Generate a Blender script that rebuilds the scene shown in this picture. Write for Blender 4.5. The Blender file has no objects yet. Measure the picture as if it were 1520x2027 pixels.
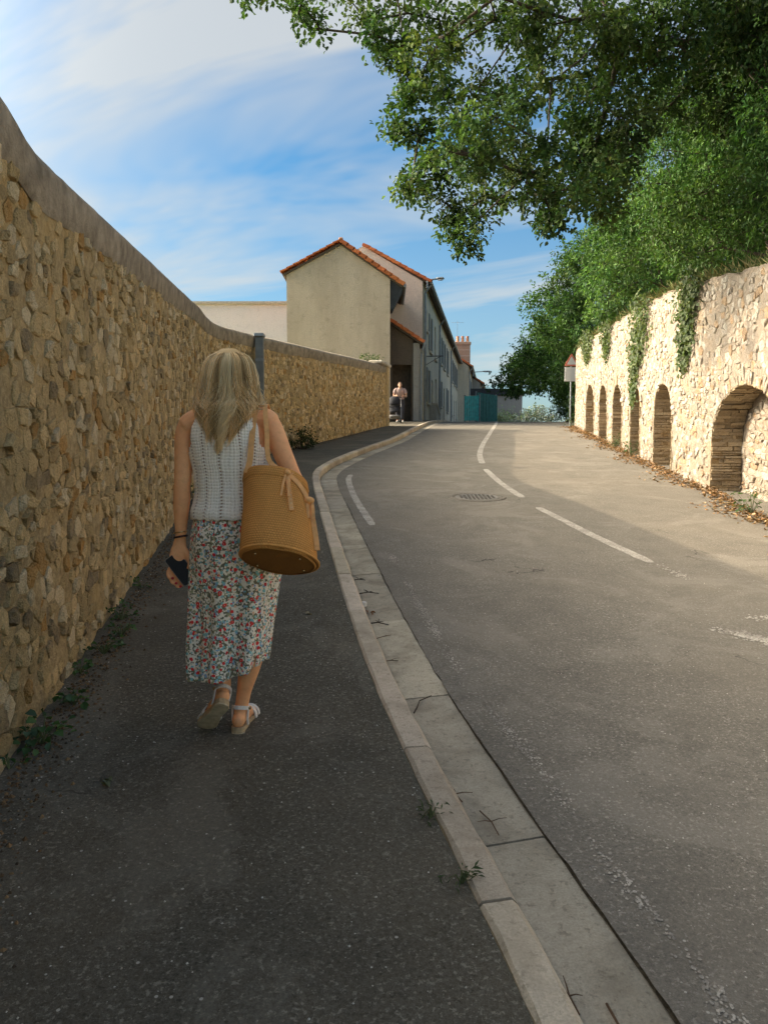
import bpy, bmesh, math, random
import numpy as np
from mathutils import Vector, Matrix, noise as mnoise
from mathutils.geometry import delaunay_2d_cdt

SC = bpy.context.scene
COL = SC.collection
R = math.radians

# ------------------------------------------------------------------ camera
cam_data = bpy.data.cameras.new('camera')
cam = bpy.data.objects.new('camera', cam_data)
COL.objects.link(cam)
cam.location = (0.0, 0.0, 1.55)
cam.rotation_euler = (R(90 - 4.27), 0, 0)
cam_data.sensor_fit = 'HORIZONTAL'
cam_data.sensor_width = 36.0
cam_data.lens = 36.0
cam_data.clip_start = 0.05
cam_data.clip_end = 3000
SC.camera = cam

# ------------------------------------------------------------------ sky and sun
SUN_EL, SUN_FWD = 27.0, 14.0          # elevation; how far the sun stands in front of straight left
_e, _f = R(SUN_EL), R(SUN_FWD)
SUN_DIR = Vector((-math.cos(_e) * math.cos(_f), math.cos(_e) * math.sin(_f), math.sin(_e)))
world = bpy.data.worlds.new('World')
SC.world = world
world.use_nodes = True
wt = world.node_tree
wt.nodes.clear()
def wn(t, **kw):
    n = wt.nodes.new(t)
    for k, v in kw.items(): setattr(n, k, v)
    return n
w_out = wn('ShaderNodeOutputWorld'); w_bg = wn('ShaderNodeBackground')
w_bg.inputs['Strength'].default_value = 0.147
w_sky = wn('ShaderNodeTexSky', sky_type='NISHITA')
w_sky.sun_disc = False
w_sky.sun_elevation = R(SUN_EL)
w_sky.sun_rotation = math.atan2(SUN_DIR.x, SUN_DIR.y)
w_sky.altitude = 50; w_sky.air_density = 1.15; w_sky.dust_density = 1.6; w_sky.ozone_density = 1.6
w_geo = wn('ShaderNodeTexCoord')
# thin high cloud all over the sky: the view direction meets a cloud sheet high above, noise stretched along the wind
w_sep = wn('ShaderNodeSeparateXYZ'); wt.links.new(w_geo.outputs['Generated'], w_sep.inputs[0])
def wmath(op, a, b=None, clamp=False):
    n = wn('ShaderNodeMath', operation=op); n.use_clamp = clamp
    for i, v in enumerate((a, b)):
        if v is None: continue
        if isinstance(v, (int, float)): n.inputs[i].default_value = v
        else: wt.links.new(v, n.inputs[i])
    return n.outputs[0]
zc = wmath('ADD', wmath('MAXIMUM', w_sep.outputs['Z'], 0.0), 0.30)
px = wmath('DIVIDE', w_sep.outputs['X'], zc); py = wmath('DIVIDE', w_sep.outputs['Y'], zc)
w_cmb = wn('ShaderNodeCombineXYZ'); wt.links.new(px, w_cmb.inputs[0]); wt.links.new(py, w_cmb.inputs[1])
w_map = wn('ShaderNodeMapping'); w_map.inputs['Location'].default_value = (4.7, 9.4, 0.0)
w_map.inputs['Scale'].default_value = (0.55, 1.7, 1.0)
w_rot = wn('ShaderNodeMapping'); w_rot.inputs['Rotation'].default_value = (0, 0, R(15))
wt.links.new(w_cmb.outputs[0], w_rot.inputs['Vector']); wt.links.new(w_rot.outputs[0], w_map.inputs['Vector'])
w_n1 = wn('ShaderNodeTexNoise'); w_n1.inputs['Scale'].default_value = 1.25; w_n1.inputs['Detail'].default_value = 5
w_n1.inputs['Roughness'].default_value = 0.60; w_n1.inputs['Distortion'].default_value = 0.55
wt.links.new(w_map.outputs[0], w_n1.inputs['Vector'])
w_ramp = wn('ShaderNodeValToRGB')
w_ramp.color_ramp.elements[0].position = 0.43; w_ramp.color_ramp.elements[0].color = (0.04, 0.04, 0.04, 1)
w_ramp.color_ramp.elements[1].position = 0.62; w_ramp.color_ramp.elements[1].color = (0.76, 0.76, 0.76, 1)
wt.links.new(w_n1.outputs['Fac'], w_ramp.inputs['Fac'])
# low in the sky the thin cloud closes to a pale veil
veil = wmath('MULTIPLY', wmath('SUBTRACT', 1.0, wmath('MULTIPLY', w_sep.outputs['Z'], 2.9, True)), 0.48)
w_fac = wmath('MAXIMUM', w_ramp.outputs[0], veil, True)
w_mix = wn('ShaderNodeMix', data_type='RGBA')
wt.links.new(w_fac, w_mix.inputs['Factor'])
w_gain = wn('ShaderNodeMix', data_type='RGBA', blend_type='MULTIPLY'); w_gain.inputs['Factor'].default_value = 1.0
wt.links.new(w_sky.outputs[0], w_gain.inputs['A']); w_gain.inputs['B'].default_value = (0.150, 0.335, 0.44, 1)
wt.links.new(w_gain.outputs['Result'], w_mix.inputs['A'])
# glow added round the sun, out of view on the left, to fill the shade
w_dot = wn('ShaderNodeVectorMath', operation='DOT_PRODUCT'); wt.links.new(w_geo.outputs['Generated'], w_dot.inputs[0]); w_dot.inputs[1].default_value = SUN_DIR
glow = wmath('MULTIPLY', wmath('POWER', wmath('MAXIMUM', w_dot.outputs['Value'], 0.0), 14.0), 20.0)
w_glow = wn('ShaderNodeVectorMath', operation='SCALE'); w_glow.inputs[0].default_value = (5.0, 4.4, 3.5); wt.links.new(glow, w_glow.inputs['Scale'])
w_mix.inputs['B'].default_value = (1.88, 1.87, 1.76, 1)
w_add = wn('ShaderNodeVectorMath', operation='ADD'); wt.links.new(w_glow.outputs[0], w_add.inputs[0]); wt.links.new(w_mix.outputs['Result'], w_add.inputs[1])
wt.links.new(w_add.outputs[0], w_bg.inputs['Color'])
wt.links.new(w_bg.outputs[0], w_out.inputs[0])

sun_data = bpy.data.lights.new('sun', 'SUN')
sun_data.energy = 2.0
sun_data.angle = R(0.6)
sun_data.color = (1.0, 0.81, 0.58)
sun = bpy.data.objects.new('sun', sun_data)
COL.objects.link(sun)
sun.rotation_euler = SUN_DIR.to_track_quat('Z', 'Y').to_euler()
sun.location = (-20, 10, 30)

SC.view_settings.view_transform = 'Standard'
SC.view_settings.look = 'None'
SC.view_settings.exposure = 1.47
SC.view_settings.gamma = 1.0
SC.view_settings.use_curve_mapping = False
SC.cycles.max_bounces = 8
SC.cycles.diffuse_bounces = 6
SC.cycles.transparent_max_bounces = 8
SC.cycles.use_denoising = True

# ------------------------------------------------------------------ object helpers
def zg(y):
    """Height of the pavement at depth y: the street climbs about one in ten and levels out at a crest."""
    s = 0.097
    if y < -12: return s * -12
    if y < 22: return s * y
    if y < 42:
        t = y - 22
        return s * 22 + s * t - (s - .03) / 20 * t * t / 2
    z42 = s * 42 - (s - .03) * 10
    if y < 52:
        t = y - 42
        return z42 + .03 * t - .003 * t * t / 2
    return z42 + .15

def base_of(o):
    v = Vector((0, 0, 0))
    while o is not None:
        v += o.location; o = o.parent
    return v

def tag(o, label=None, cat=None, group=None, kind=None):
    if label: o['label'] = label
    if cat: o['category'] = cat
    if group: o['group'] = group
    if kind: o['kind'] = kind
    return o

def thing(name, label, cat, loc, group=None):
    o = bpy.data.objects.new(name, None)
    o.empty_display_size = 0.2
    COL.objects.link(o)
    o.location = loc
    return tag(o, label, cat, group)

def link(name, me, m, parent=None, loc=None, kind=None, smooth=False):
    o = bpy.data.objects.new(name, me)
    COL.objects.link(o)
    if parent: o.parent = parent
    if loc is not None: o.location = loc
    if m:
        if not me.materials: me.materials.append(m)
    if kind: o['kind'] = kind
    if smooth: me.shade_smooth()
    return o

def mesh_of(verts, faces, name='m', cols=None, uvs=None):
    """verts (N,3); faces: list of lists or (M,k) array; cols (N,3|4) point colours; uvs (N,2) per vertex"""
    me = bpy.data.meshes.new(name)
    V = np.asarray(verts, dtype=np.float32).reshape(-1, 3)
    if isinstance(faces, np.ndarray):
        M, k = faces.shape
        me.vertices.add(len(V)); me.vertices.foreach_set('co', V.ravel())
        me.loops.add(M * k); me.loops.foreach_set('vertex_index', faces.astype(np.int32).ravel())
        me.polygons.add(M)
        me.polygons.foreach_set('loop_start', np.arange(0, M * k, k, dtype=np.int32))
        me.polygons.foreach_set('loop_total', np.full(M, k, dtype=np.int32))
        me.update(calc_edges=True)
    else:
        me.from_pydata(V.tolist(), [], [list(f) for f in faces]); me.update()
    if cols is not None:
        c = np.asarray(cols, dtype=np.float32)
        if c.shape[1] == 3: c = np.concatenate([c, np.ones((len(c), 1), np.float32)], 1)
        a = me.color_attributes.new('tint', 'FLOAT_COLOR', 'POINT')
        a.data.foreach_set('color', c.ravel())
    if uvs is not None:
        uv = me.uv_layers.new(name='UVMap')
        idx = np.zeros(len(me.loops), dtype=np.int32); me.loops.foreach_get('vertex_index', idx)
        uv.data.foreach_set('uv', np.asarray(uvs, dtype=np.float32)[idx].ravel())
    return me

def put(name, verts, faces, m, parent=None, kind=None, smooth=False, cols=None, uvs=None, origin=None):
    """World-space geometry -> one object whose origin is its parent's base, or `origin`."""
    V = np.asarray(verts, dtype=np.float64).reshape(-1, 3)
    b = np.array(base_of(parent)) if parent else np.zeros(3)
    loc = None
    if origin is not None:
        loc = Vector(np.array(origin, dtype=float) - b); b = np.array(origin, dtype=float)
    return link(name, mesh_of(V - b, faces, name, cols, uvs), m, parent, loc, kind, smooth)

class Geo:
    """Collects vertices and faces of one part."""
    def __init__(s): s.v = []; s.f = []; s.c = []
    def add(s, V, F, c=None):
        o = len(s.v)
        s.v.extend([tuple(map(float, p)) for p in V]); s.f.extend([[i + o for i in f] for f in F])
        s.c.extend([c if c is not None else (.5, .5, .5)] * len(V))
        return s
    def box(s, x0, x1, y0, y1, z0, z1, M=None, bev=0.0):
        V = []
        if bev > 0:
            for z, ins in ((z0, bev), (z0 + bev, 0), (z1 - bev, 0), (z1, bev)):
                a, b, c, d = x0 + ins, x1 - ins, y0 + ins, y1 - ins
                k = bev
                V += [(a + k, c, z), (b - k, c, z), (b, c + k, z), (b, d - k, z), (b - k, d, z), (a + k, d, z), (a, d - k, z), (a, c + k, z)]
            F = [list(range(7, -1, -1)), list(range(24, 32))]
            for r in range(3):
                for i in range(8):
                    j = (i + 1) % 8
                    F.append([r * 8 + i, r * 8 + j, r * 8 + 8 + j, r * 8 + 8 + i])
        else:
            V = [(x0, y0, z0), (x1, y0, z0), (x1, y1, z0), (x0, y1, z0), (x0, y0, z1), (x1, y0, z1), (x1, y1, z1), (x0, y1, z1)]
            F = [[3, 2, 1, 0], [4, 5, 6, 7], [0, 1, 5, 4], [1, 2, 6, 5], [2, 3, 7, 6], [3, 0, 4, 7]]
        if M is not None: V = [M @ Vector(p) for p in V]
        return s.add(V, F)
    def tube(s, pts, radii, n=8, cap=True, c=None, flat=1.0, up=None):
        V, F = tube_vf(pts, radii, n, cap, flat, up)
        return s.add(V, F, c)
    def prism(s, poly, M, t0, t1):
        """polygon in (a,b) extruded along the third axis, mapped with M"""
        n = len(poly)
        V = [M @ Vector((a, b, t0)) for a, b in poly] + [M @ Vector((a, b, t1)) for a, b in poly]
        F = [list(range(n - 1, -1, -1)), list(range(n, 2 * n))] + [[i, (i + 1) % n, n + (i + 1) % n, n + i] for i in range(n)]
        return s.add(V, F)
    def put(s, name, m, parent=None, kind=None, smooth=False, origin=None, tint=False):
        return put(name, s.v, s.f, m, parent, kind, smooth, np.array(s.c) if tint else None, None, origin)

def tube_vf(pts, radii, n=8, cap=True, flat=1.0, up=None):
    P = [Vector(p) for p in pts]
    if not hasattr(radii, '__len__'): radii = [radii] * len(P)
    V, F = [], []
    ref = Vector(up) if up else None
    prev = None
    for i, p in enumerate(P):
        t = (P[min(i + 1, len(P) - 1)] - P[max(i - 1, 0)])
        if t.length < 1e-9: t = Vector((0, 0, 1))
        t.normalize()
        if ref is not None: a = ref - t * ref.dot(t)
        elif prev is not None: a = prev - t * prev.dot(t)
        else:
            a = Vector((0, 0, 1)) if abs(t.z) < .9 else Vector((1, 0, 0)); a = a - t * a.dot(t)
        a.normalize(); prev = a
        b = t.cross(a)
        r = radii[i]
        ra, rb = (r if hasattr(r, '__len__') else (r * flat, r))
        for k in range(n):
            g = 2 * math.pi * k / n
            V.append(p + a * (math.cos(g) * ra) + b * (math.sin(g) * rb))
    for i in range(len(P) - 1):
        for k in range(n):
            j = (k + 1) % n
            F.append([i * n + k, i * n + j, i * n + n + j, i * n + n + k])
    if cap:
        F.append(list(range(n - 1, -1, -1))); F.append([(len(P) - 1) * n + k for k in range(n)])
    return V, F

def rings_vf(rings, n=24, cap=True):
    """rings: (cx, cy, cz, rx, ry [, power]) horizontal superellipse sections, bottom to top"""
    V, F = [], []
    for r in rings:
        cx, cy, cz, rx, ry = r[:5]; pw = r[5] if len(r) > 5 else 2.0
        for k in range(n):
            g = 2 * math.pi * k / n
            c, s_ = math.cos(g), math.sin(g)
            V.append((cx + rx * math.copysign(abs(c) ** (2 / pw), c), cy + ry * math.copysign(abs(s_) ** (2 / pw), s_), cz))
    for i in range(len(rings) - 1):
        for k in range(n):
            j = (k + 1) % n
            F.append([i * n + k, i * n + j, i * n + n + j, i * n + n + k])
    if cap:
        F.append(list(range(n - 1, -1, -1))); F.append([(len(rings) - 1) * n + k for k in range(n)])
    return V, F

class Path:
    """A smooth plan line (x, y) measured by arc length."""
    def __init__(s, pts, smooth=True, step=0.05):
        P = [Vector((p[0], p[1])) for p in pts]
        dense = []
        for i in range(len(P) - 1):
            p0, p1, p2, p3 = P[max(i - 1, 0)], P[i], P[i + 1], P[min(i + 2, len(P) - 1)]
            m = max(2, int((p2 - p1).length / step))
            for k in range(m):
                t = k / m
                if smooth:
                    d1 = (p2 - p0) * .5; d2 = (p3 - p1) * .5
                    if i > 0: d1 *= 2 * (p2 - p1).length / max(1e-6, (p2 - p1).length + (p1 - p0).length)
                    if i < len(P) - 2: d2 *= 2 * (p2 - p1).length / max(1e-6, (p3 - p2).length + (p2 - p1).length)
                    q = p1 * (2 * t**3 - 3 * t**2 + 1) + d1 * (t**3 - 2 * t**2 + t) + p2 * (3 * t**2 - 2 * t**3) + d2 * (t**3 - t**2)
                else: q = p1.lerp(p2, t)
                dense.append(q)
        dense.append(P[-1])
        A = np.array([[p.x, p.y] for p in dense])
        L = np.concatenate([[0], np.cumsum(np.hypot(*np.diff(A, axis=0).T))])
        s.A, s.L, s.len = A, L, float(L[-1])
        T = np.gradient(A, axis=0); T /= np.linalg.norm(T, axis=1)[:, None] + 1e-12
        s.T = T
    def pos(s, d):
        return np.array([np.interp(d, s.L, s.A[:, 0]), np.interp(d, s.L, s.A[:, 1])])
    def tan(s, d):
        t = np.array([np.interp(d, s.L, s.T[:, 0]), np.interp(d, s.L, s.T[:, 1])]); return t / np.linalg.norm(t)
    def right(s, d):
        t = s.tan(d); return np.array([t[1], -t[0]])
    def at_y(s, y):
        return float(np.interp(y, s.A[:, 1], s.L))
    def x_at_y(s, y):
        return float(np.interp(y, s.A[:, 1], s.A[:, 0]))

def sstep(a, b, x):
    t = min(1, max(0, (x - a) / (b - a))); return t * t * (3 - 2 * t)
# ------------------------------------------------------------------ materials (all procedural)
class M:
    def __init__(s, name, rough=0.85, spec=0.3):
        s.m = bpy.data.materials.new(name); s.m.use_nodes = True
        s.t = s.m.node_tree; s.t.nodes.clear()
        s.out = s.n('ShaderNodeOutputMaterial'); s.b = s.n('ShaderNodeBsdfPrincipled')
        s.l(s.b.outputs[0], s.out.inputs[0])
        s.b.inputs['Roughness'].default_value = rough
        s.b.inputs['Specular IOR Level'].default_value = spec
        s.tc = s.n('ShaderNodeTexCoord')
        s.co = s.tc.outputs['Object']
        s.h = None
    def n(s, t, **kw):
        n = s.t.nodes.new(t)
        for k, v in kw.items(): setattr(n, k, v)
        return n
    def l(s, a, b): s.t.links.new(a, b)
    def val(s, sock, v):
        if isinstance(v, (int, float)): sock.default_value = v
        elif isinstance(v, (tuple, list)): sock.default_value = tuple(v) + ((1,) if len(v) == 3 and len(sock.default_value) == 4 else ())
        else: s.l(v, sock)
    def world(s):
        g = s.n('ShaderNodeNewGeometry'); s.co = g.outputs['Position']; return s
    def scaled(s, sx, sy, sz, co=None):
        mp = s.n('ShaderNodeMapping'); mp.inputs['Scale'].default_value = (sx, sy, sz); s.l(co or s.co, mp.inputs['Vector']); return mp.outputs[0]
    def noise(s, scale, detail=4, rough=.55, co=None, dist=0.0):
        n = s.n('ShaderNodeTexNoise'); n.inputs['Scale'].default_value = scale; n.inputs['Detail'].default_value = detail
        n.inputs['Roughness'].default_value = rough; n.inputs['Distortion'].default_value = dist
        s.l(co or s.co, n.inputs['Vector']); return n.outputs['Fac']
    def vor(s, scale, feature='F1', out='Distance', co=None, rand=1.0):
        n = s.n('ShaderNodeTexVoronoi', feature=feature); n.inputs['Scale'].default_value = scale
        n.inputs['Randomness'].default_value = rand
        s.l(co or s.co, n.inputs['Vector']); return n.outputs[out]
    def ramp(s, fac, lo, hi, c0=(0, 0, 0), c1=(1, 1, 1)):
        r = s.n('ShaderNodeValToRGB'); e = r.color_ramp.elements
        e[0].position, e[1].position = lo, hi; e[0].color = tuple(c0) + (1,); e[1].color = tuple(c1) + (1,)
        s.l(fac, r.inputs[0]); return r.outputs[0]
    def mix(s, f, a, b, mode='MIX'):
        n = s.n('ShaderNodeMix', data_type='RGBA', blend_type=mode)
        s.val(n.inputs['Factor'], f); s.val(n.inputs['A'], a); s.val(n.inputs['B'], b); return n.outputs['Result']
    def math(s, op, a, b=None, clamp=False):
        n = s.n('ShaderNodeMath', operation=op); n.use_clamp = clamp
        s.val(n.inputs[0], a)
        if b is not None: s.val(n.inputs[1], b)
        return n.outputs[0]
    def attr(s, name='tint'):
        a = s.n('ShaderNodeAttribute', attribute_name=name); return a.outputs['Color']
    def uv(s): return s.tc.outputs['UV']
    def color(s, c): s.val(s.b.inputs['Base Color'], c); return s
    def rough(s, v): s.val(s.b.inputs['Roughness'], v); return s
    def bump(s, height, strength=.5, dist=.01):
        b = s.n('ShaderNodeBump'); b.inputs['Strength'].default_value = strength; b.inputs['Distance'].default_value = dist
        s.l(height, b.inputs['Height'])
        if s.h is not None: s.l(s.h, b.inputs['Normal'])
        s.h = b.outputs[0]; s.l(s.h, s.b.inputs['Normal']); return s

def asphalt(name, dark, mid, light, warm, speck):
    k = M(name, .95, .08).world()
    fine = k.math('ADD', k.math('MULTIPLY', k.noise(210, 3, .7), .5), k.math('MULTIPLY', k.noise(75, 3, .7), .5))
    c = k.mix(k.ramp(fine, .36, .64), dark, mid)
    c = k.mix(k.ramp(k.noise(62, 3, .75), .56, .64), c, light)
    c = k.mix(k.ramp(k.noise(48, 3, .75), .60, .68), c, dark)
    c = k.mix(k.math('MULTIPLY', k.ramp(k.noise(.55, 5, .6), .38, .72), .55), c, warm)
    c = k.mix(k.math('MULTIPLY', k.ramp(k.noise(3.2, 4, .6), .45, .75), .35), c, dark)
    wob = k.n('ShaderNodeVectorMath', operation='ADD'); k.l(k.co, wob.inputs[0])
    nz = k.n('ShaderNodeTexNoise'); nz.inputs['Scale'].default_value = 2.2; nz.inputs['Detail'].default_value = 5; k.l(k.co, nz.inputs['Vector'])
    sc_ = k.n('ShaderNodeVectorMath', operation='SCALE'); k.l(nz.outputs['Color'], sc_.inputs[0]); sc_.inputs['Scale'].default_value = .9; k.l(sc_.outputs[0], wob.inputs[1])
    crack = k.math('MULTIPLY', k.math('LESS_THAN', k.vor(.55, 'DISTANCE_TO_EDGE', co=wob.outputs[0]), .0035), k.ramp(k.noise(.8, 3, .6), .56, .62))
    c = k.mix(k.math('MULTIPLY', crack, .7), c, tuple(x * .5 for x in dark))
    patch = k.ramp(k.noise(1.1, 6, .7, dist=.8), .52, .60)
    c = k.mix(k.math('MULTIPLY', patch, .22), c, light)
    v = k.vor(26); rnd = k.n('ShaderNodeTexVoronoi'); rnd.inputs['Scale'].default_value = 26; k.l(k.co, rnd.inputs['Vector'])
    sep = k.n('ShaderNodeSeparateColor'); k.l(rnd.outputs['Color'], sep.inputs[0])
    chip = k.math('MULTIPLY', k.math('LESS_THAN', v, .13), k.math('GREATER_THAN', sep.outputs[0], speck))
    c = k.mix(chip, c, (.42, .39, .33))
    k.color(c).bump(fine, .9, .004).bump(k.noise(40, 3, .6), .35, .006)
    return k

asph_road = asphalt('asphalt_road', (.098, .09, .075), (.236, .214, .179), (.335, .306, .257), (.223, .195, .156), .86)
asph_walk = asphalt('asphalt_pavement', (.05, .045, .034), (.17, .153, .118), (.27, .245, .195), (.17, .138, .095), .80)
MAT = {'road': asph_road.m, 'walk': asph_walk.m}

def simple(name, base, rough=.8, var=.25, scale=6.0, spec=.3, bump=None, metal=0.0):
    k = M(name, rough, spec)
    d = tuple(c * (1 - var) for c in base); l_ = tuple(min(1, c * (1 + var)) for c in base)
    f = k.noise(scale, 5, .6)
    k.color(k.mix(k.ramp(f, .3, .7), d, l_))
    if metal: k.b.inputs['Metallic'].default_value = metal
    if bump: k.bump(k.noise(bump[0], 4, .6), bump[1], bump[2])
    MAT[name] = k.m
    return k.m

def concrete(name, base, stain):
    k = M(name, .95, .08).world()
    c = k.mix(k.ramp(k.noise(130, 3, .7), .3, .7), tuple(x * .78 for x in base), tuple(x * 1.18 for x in base))
    c = k.mix(k.math('MULTIPLY', k.ramp(k.noise(2.6, 7, .7, dist=.5), .44, .62), .75), c, stain)
    c = k.mix(k.math('MULTIPLY', k.ramp(k.noise(34, 4, .7), .56, .64), .45), c, tuple(x * .6 for x in stain))
    c = k.mix(k.math('MULTIPLY', k.ramp(k.noise(9, 4, .6), .55, .75), .4), c, tuple(x * 1.3 for x in base))
    tv = k.attr(); c = k.mix(1.0, c, tv, 'MULTIPLY')
    k.color(c).bump(k.noise(150, 3, .7), .5, .003).bump(k.noise(18, 4, .6), .3, .008)
    MAT[name] = k.m
concrete('kerb_concrete', (.62, .53, .41), (.42, .35, .26))
concrete('gutter_concrete', (.46, .405, .32), (.25, .215, .165))

# rubble stone: each stone brings its own colour
def rubble(name, s1, s2, mottling, bump):
    k = M(name, .95, .08).world()
    t = k.attr()
    c = k.mix(k.math('MULTIPLY', k.ramp(k.noise(16, 5, .65), .35, .7), mottling), t, s1)
    c = k.mix(k.math('MULTIPLY', k.ramp(k.noise(7, 6, .7, dist=.6), .58, .72), .6), c, s2)
    c = k.mix(k.ramp(k.noise(120, 3, .7), .2, .8), k.mix(1.0, c, (.72, .72, .70), 'MULTIPLY'), k.mix(1.0, c, (1.2, 1.2, 1.2), 'MULTIPLY'))
    k.color(c).bump(k.noise(15, 5, .7), bump, .05).bump(k.noise(45, 6, .7), bump, .022).bump(k.noise(160, 3, .7), .4, .004)
    MAT[name] = k.m
rubble('rubble_ochre', (.70, .505, .25), (.20, .15, .09), .55, 1.0)
rubble('rubble_pale', (.42, .36, .29), (.40, .275, .15), .45, .8)
def mortar(name, base, dark, warm):
    k = M(name, .96, .06).world()
    c = k.mix(k.ramp(k.noise(22, 6, .7), .34, .66), dark, base)
    c = k.mix(k.math('MULTIPLY', k.ramp(k.noise(1.6, 5, .65), .48, .75), .6), c, warm)
    c = k.mix(k.ramp(k.noise(150, 3, .7), .2, .8), k.mix(1.0, c, (.75, .75, .75), 'MULTIPLY'), c)
    k.color(c).bump(k.noise(30, 6, .7), .9, .03).bump(k.noise(140, 3, .7), .5, .005)
    MAT[name] = k.m
mortar('mortar_ochre', (.70, .53, .295), (.36, .26, .135), (.70, .46, .18))
mortar('mortar_pale', (.385, .325, .262), (.265, .212, .155), (.39, .285, .185))
mortar('jamb_stone', (.42, .32, .19), (.20, .145, .08), (.45, .30, .14))
simple('coping_cement', (.31, .26, .195), .95, .38, 7, .05, bump=(45, 1.0, .012))
simple('cap_stone', (.50, .44, .35), .9, .2, 8, bump=(40, .5, .01))
def roughcast(name, base, stain):
    k = M(name, .95, .06).world()
    c = k.mix(k.ramp(k.noise(22, 4, .75), .3, .7), tuple(x * .74 for x in base), tuple(x * 1.12 for x in base))
    c = k.mix(k.math('MULTIPLY', k.ramp(k.noise(.7, 7, .7, co=k.scaled(1.6, 1.6, .35)), .40, .68), .75), c, stain)
    c = k.mix(k.math('MULTIPLY', k.ramp(k.noise(3.5, 6, .7), .54, .68), .4), c, tuple(x * .7 for x in stain))
    k.color(c).bump(k.noise(28, 4, .75), 1.0, .03)
    MAT[name] = k.m
roughcast('render_tan', (.64, .53, .40), (.45, .36, .26))
roughcast('render_pinkish', (.74, .61, .50), (.62, .50, .40))
roughcast('render_white', (.88, .80, .77), (.80, .72, .69))
roughcast('render_greygreen', (.66, .595, .47), (.46, .41, .32))
roughcast('render_cream', (.70, .62, .48), (.50, .44, .34))
roughcast('render_grey', (.44, .41, .36), (.33, .30, .26))
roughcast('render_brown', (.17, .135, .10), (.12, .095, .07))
def tile():
    k = M('roof_tile', .85, .25).world()
    c = k.mix(1.0, k.mix(k.ramp(k.noise(14, 5, .65), .3, .7), (.44, .115, .040), (.66, .22, .075)), k.attr(), 'MULTIPLY')
    c = k.mix(k.math('MULTIPLY', k.ramp(k.noise(5, 5, .7), .55, .75), .5), c, (.22, .12, .07))
    k.color(c).bump(k.noise(50, 4, .6), .4, .01); MAT['roof_tile'] = k.m
tile()
simple('dark_slate', (.035, .038, .042), .7, .3, 4)
simple('dark_void', (.012, .011, .010), .9, .3, 4)
simple('timber_dark', (.09, .07, .05), .8, .3, 9)
simple('shutter_grey', (.20, .205, .19), .7, .2, 8)
simple('door_brown', (.12, .075, .045), .6, .3, 9)
simple('frame_white', (.62, .60, .55), .6, .1, 8)
simple('zinc', (.25, .265, .27), .5, .2, 6, .5, metal=.5)
simple('post_grey', (.175, .19, .185), .65, .25, 5, .4, bump=(50, .2, .004))
simple('iron_cover', (.20, .182, .155), .8, .35, 30, .3, bump=(80, .5, .003))
simple('iron', (.055, .052, .050), .6, .35, 30, .4, metal=.4, bump=(80, .5, .003))
simple('brick_pale', (.46, .30, .21), .9, .2, 18, bump=(40, .4, .01))
simple('terracotta', (.50, .24, .13), .85, .2, 12)
simple('teal_mesh', (.12, .62, .60), .7, .25, 7)
simple('teal_dark', (.035, .15, .13), .8, .3, 5)
simple('sign_white', (.72, .72, .70), .45, .08, 5, .5)
simple('sign_red', (.66, .20, .13), .45, .12, 5, .5)
simple('sign_black', (.02, .02, .02), .5, .1, 5)
simple('bark', (.060, .048, .036), .95, .4, 14, bump=(24, .9, .02))
simple('earth', (.13, .095, .06), .97, .35, 5, bump=(30, .6, .02))
simple('field', (.16, .17, .07), .97, .35, .6)
def glass():
    k = M('window_glass', .08, .6); k.color((.03, .035, .04)); MAT['window_glass'] = k.m
glass()
def leaf(name, trans=.30, rough=.6):
    k = M(name, rough, .16)
    c = k.mix(1.0, k.attr(), k.mix(k.ramp(k.noise(9, 3, .6), .3, .7), (.78, .78, .78), (1.2, 1.2, 1.2)), 'MULTIPLY')
    k.color(c)
    tr = k.n('ShaderNodeBsdfTranslucent'); k.l(k.mix(1.0, c, (1.15, 1.25, .6), 'MULTIPLY'), tr.inputs['Color'])
    mx = k.n('ShaderNodeMixShader'); mx.inputs[0].default_value = trans
    k.l(k.b.outputs[0], mx.inputs[1]); k.l(tr.outputs[0], mx.inputs[2]); k.l(mx.outputs[0], k.out.inputs[0])
    MAT[name] = k.m
leaf('leaf')
leaf('dry_leaf', .12, .8)
def paint():
    k = M('road_paint', .8, .3).world()
    wear = k.math('ADD', k.math('MULTIPLY', k.noise(55, 5, .75), .75), k.math('MULTIPLY', k.noise(5, 4, .6), .35))
    c = k.mix(k.ramp(wear, .48, .60), (.47, .43, .365), (.24, .217, .185))
    k.color(c).bump(k.noise(200, 3, .7), .5, .003); MAT['road_paint'] = k.m
paint()
# ------------------------------------------------------------------ plan lines of the street
rng = np.random.default_rng(7)
random.seed(7)
KERB = Path([(1.6, -8), (1.02, -3), (.68, 0), (.369, 1.77), (.256, 2.34), (.153, 2.82), (-.052, 3.895), (-.239, 5.12), (-.436, 6.575),
             (-.816, 9.525), (-1.144, 12.255), (-1.19, 13.44), (-.995, 15.165), (-.466, 17.78), (.204, 20.725), (1.317, 28.0),
             (2.0, 33), (2.85, 38.5), (4.1, 47), (13.2, 110)])
LWALL = Path([(-.35, -6), (-1.1, 0.0), (-1.53, 2.97), (-1.63, 3.68), (-1.79, 4.8), (-2.0, 6.3), (-2.27, 8.2), (-2.7, 11.3), (-2.95, 13.6),
              (-2.75, 15.2), (-2.1, 17.3), (-1.3, 20.4), (.05, 26.3)])
RWALL = Path([(6.6, -6), (4.9, 0), (4.35, 5), (4.32, 7.5), (4.54, 9.04), (4.79, 10.8), (5.12, 14.1), (5.5, 17.5), (5.92, 21.0), (6.5, 25.6), (6.75, 27.3)])
KW, GW, ROADZ = .12, .285, -.092

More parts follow.
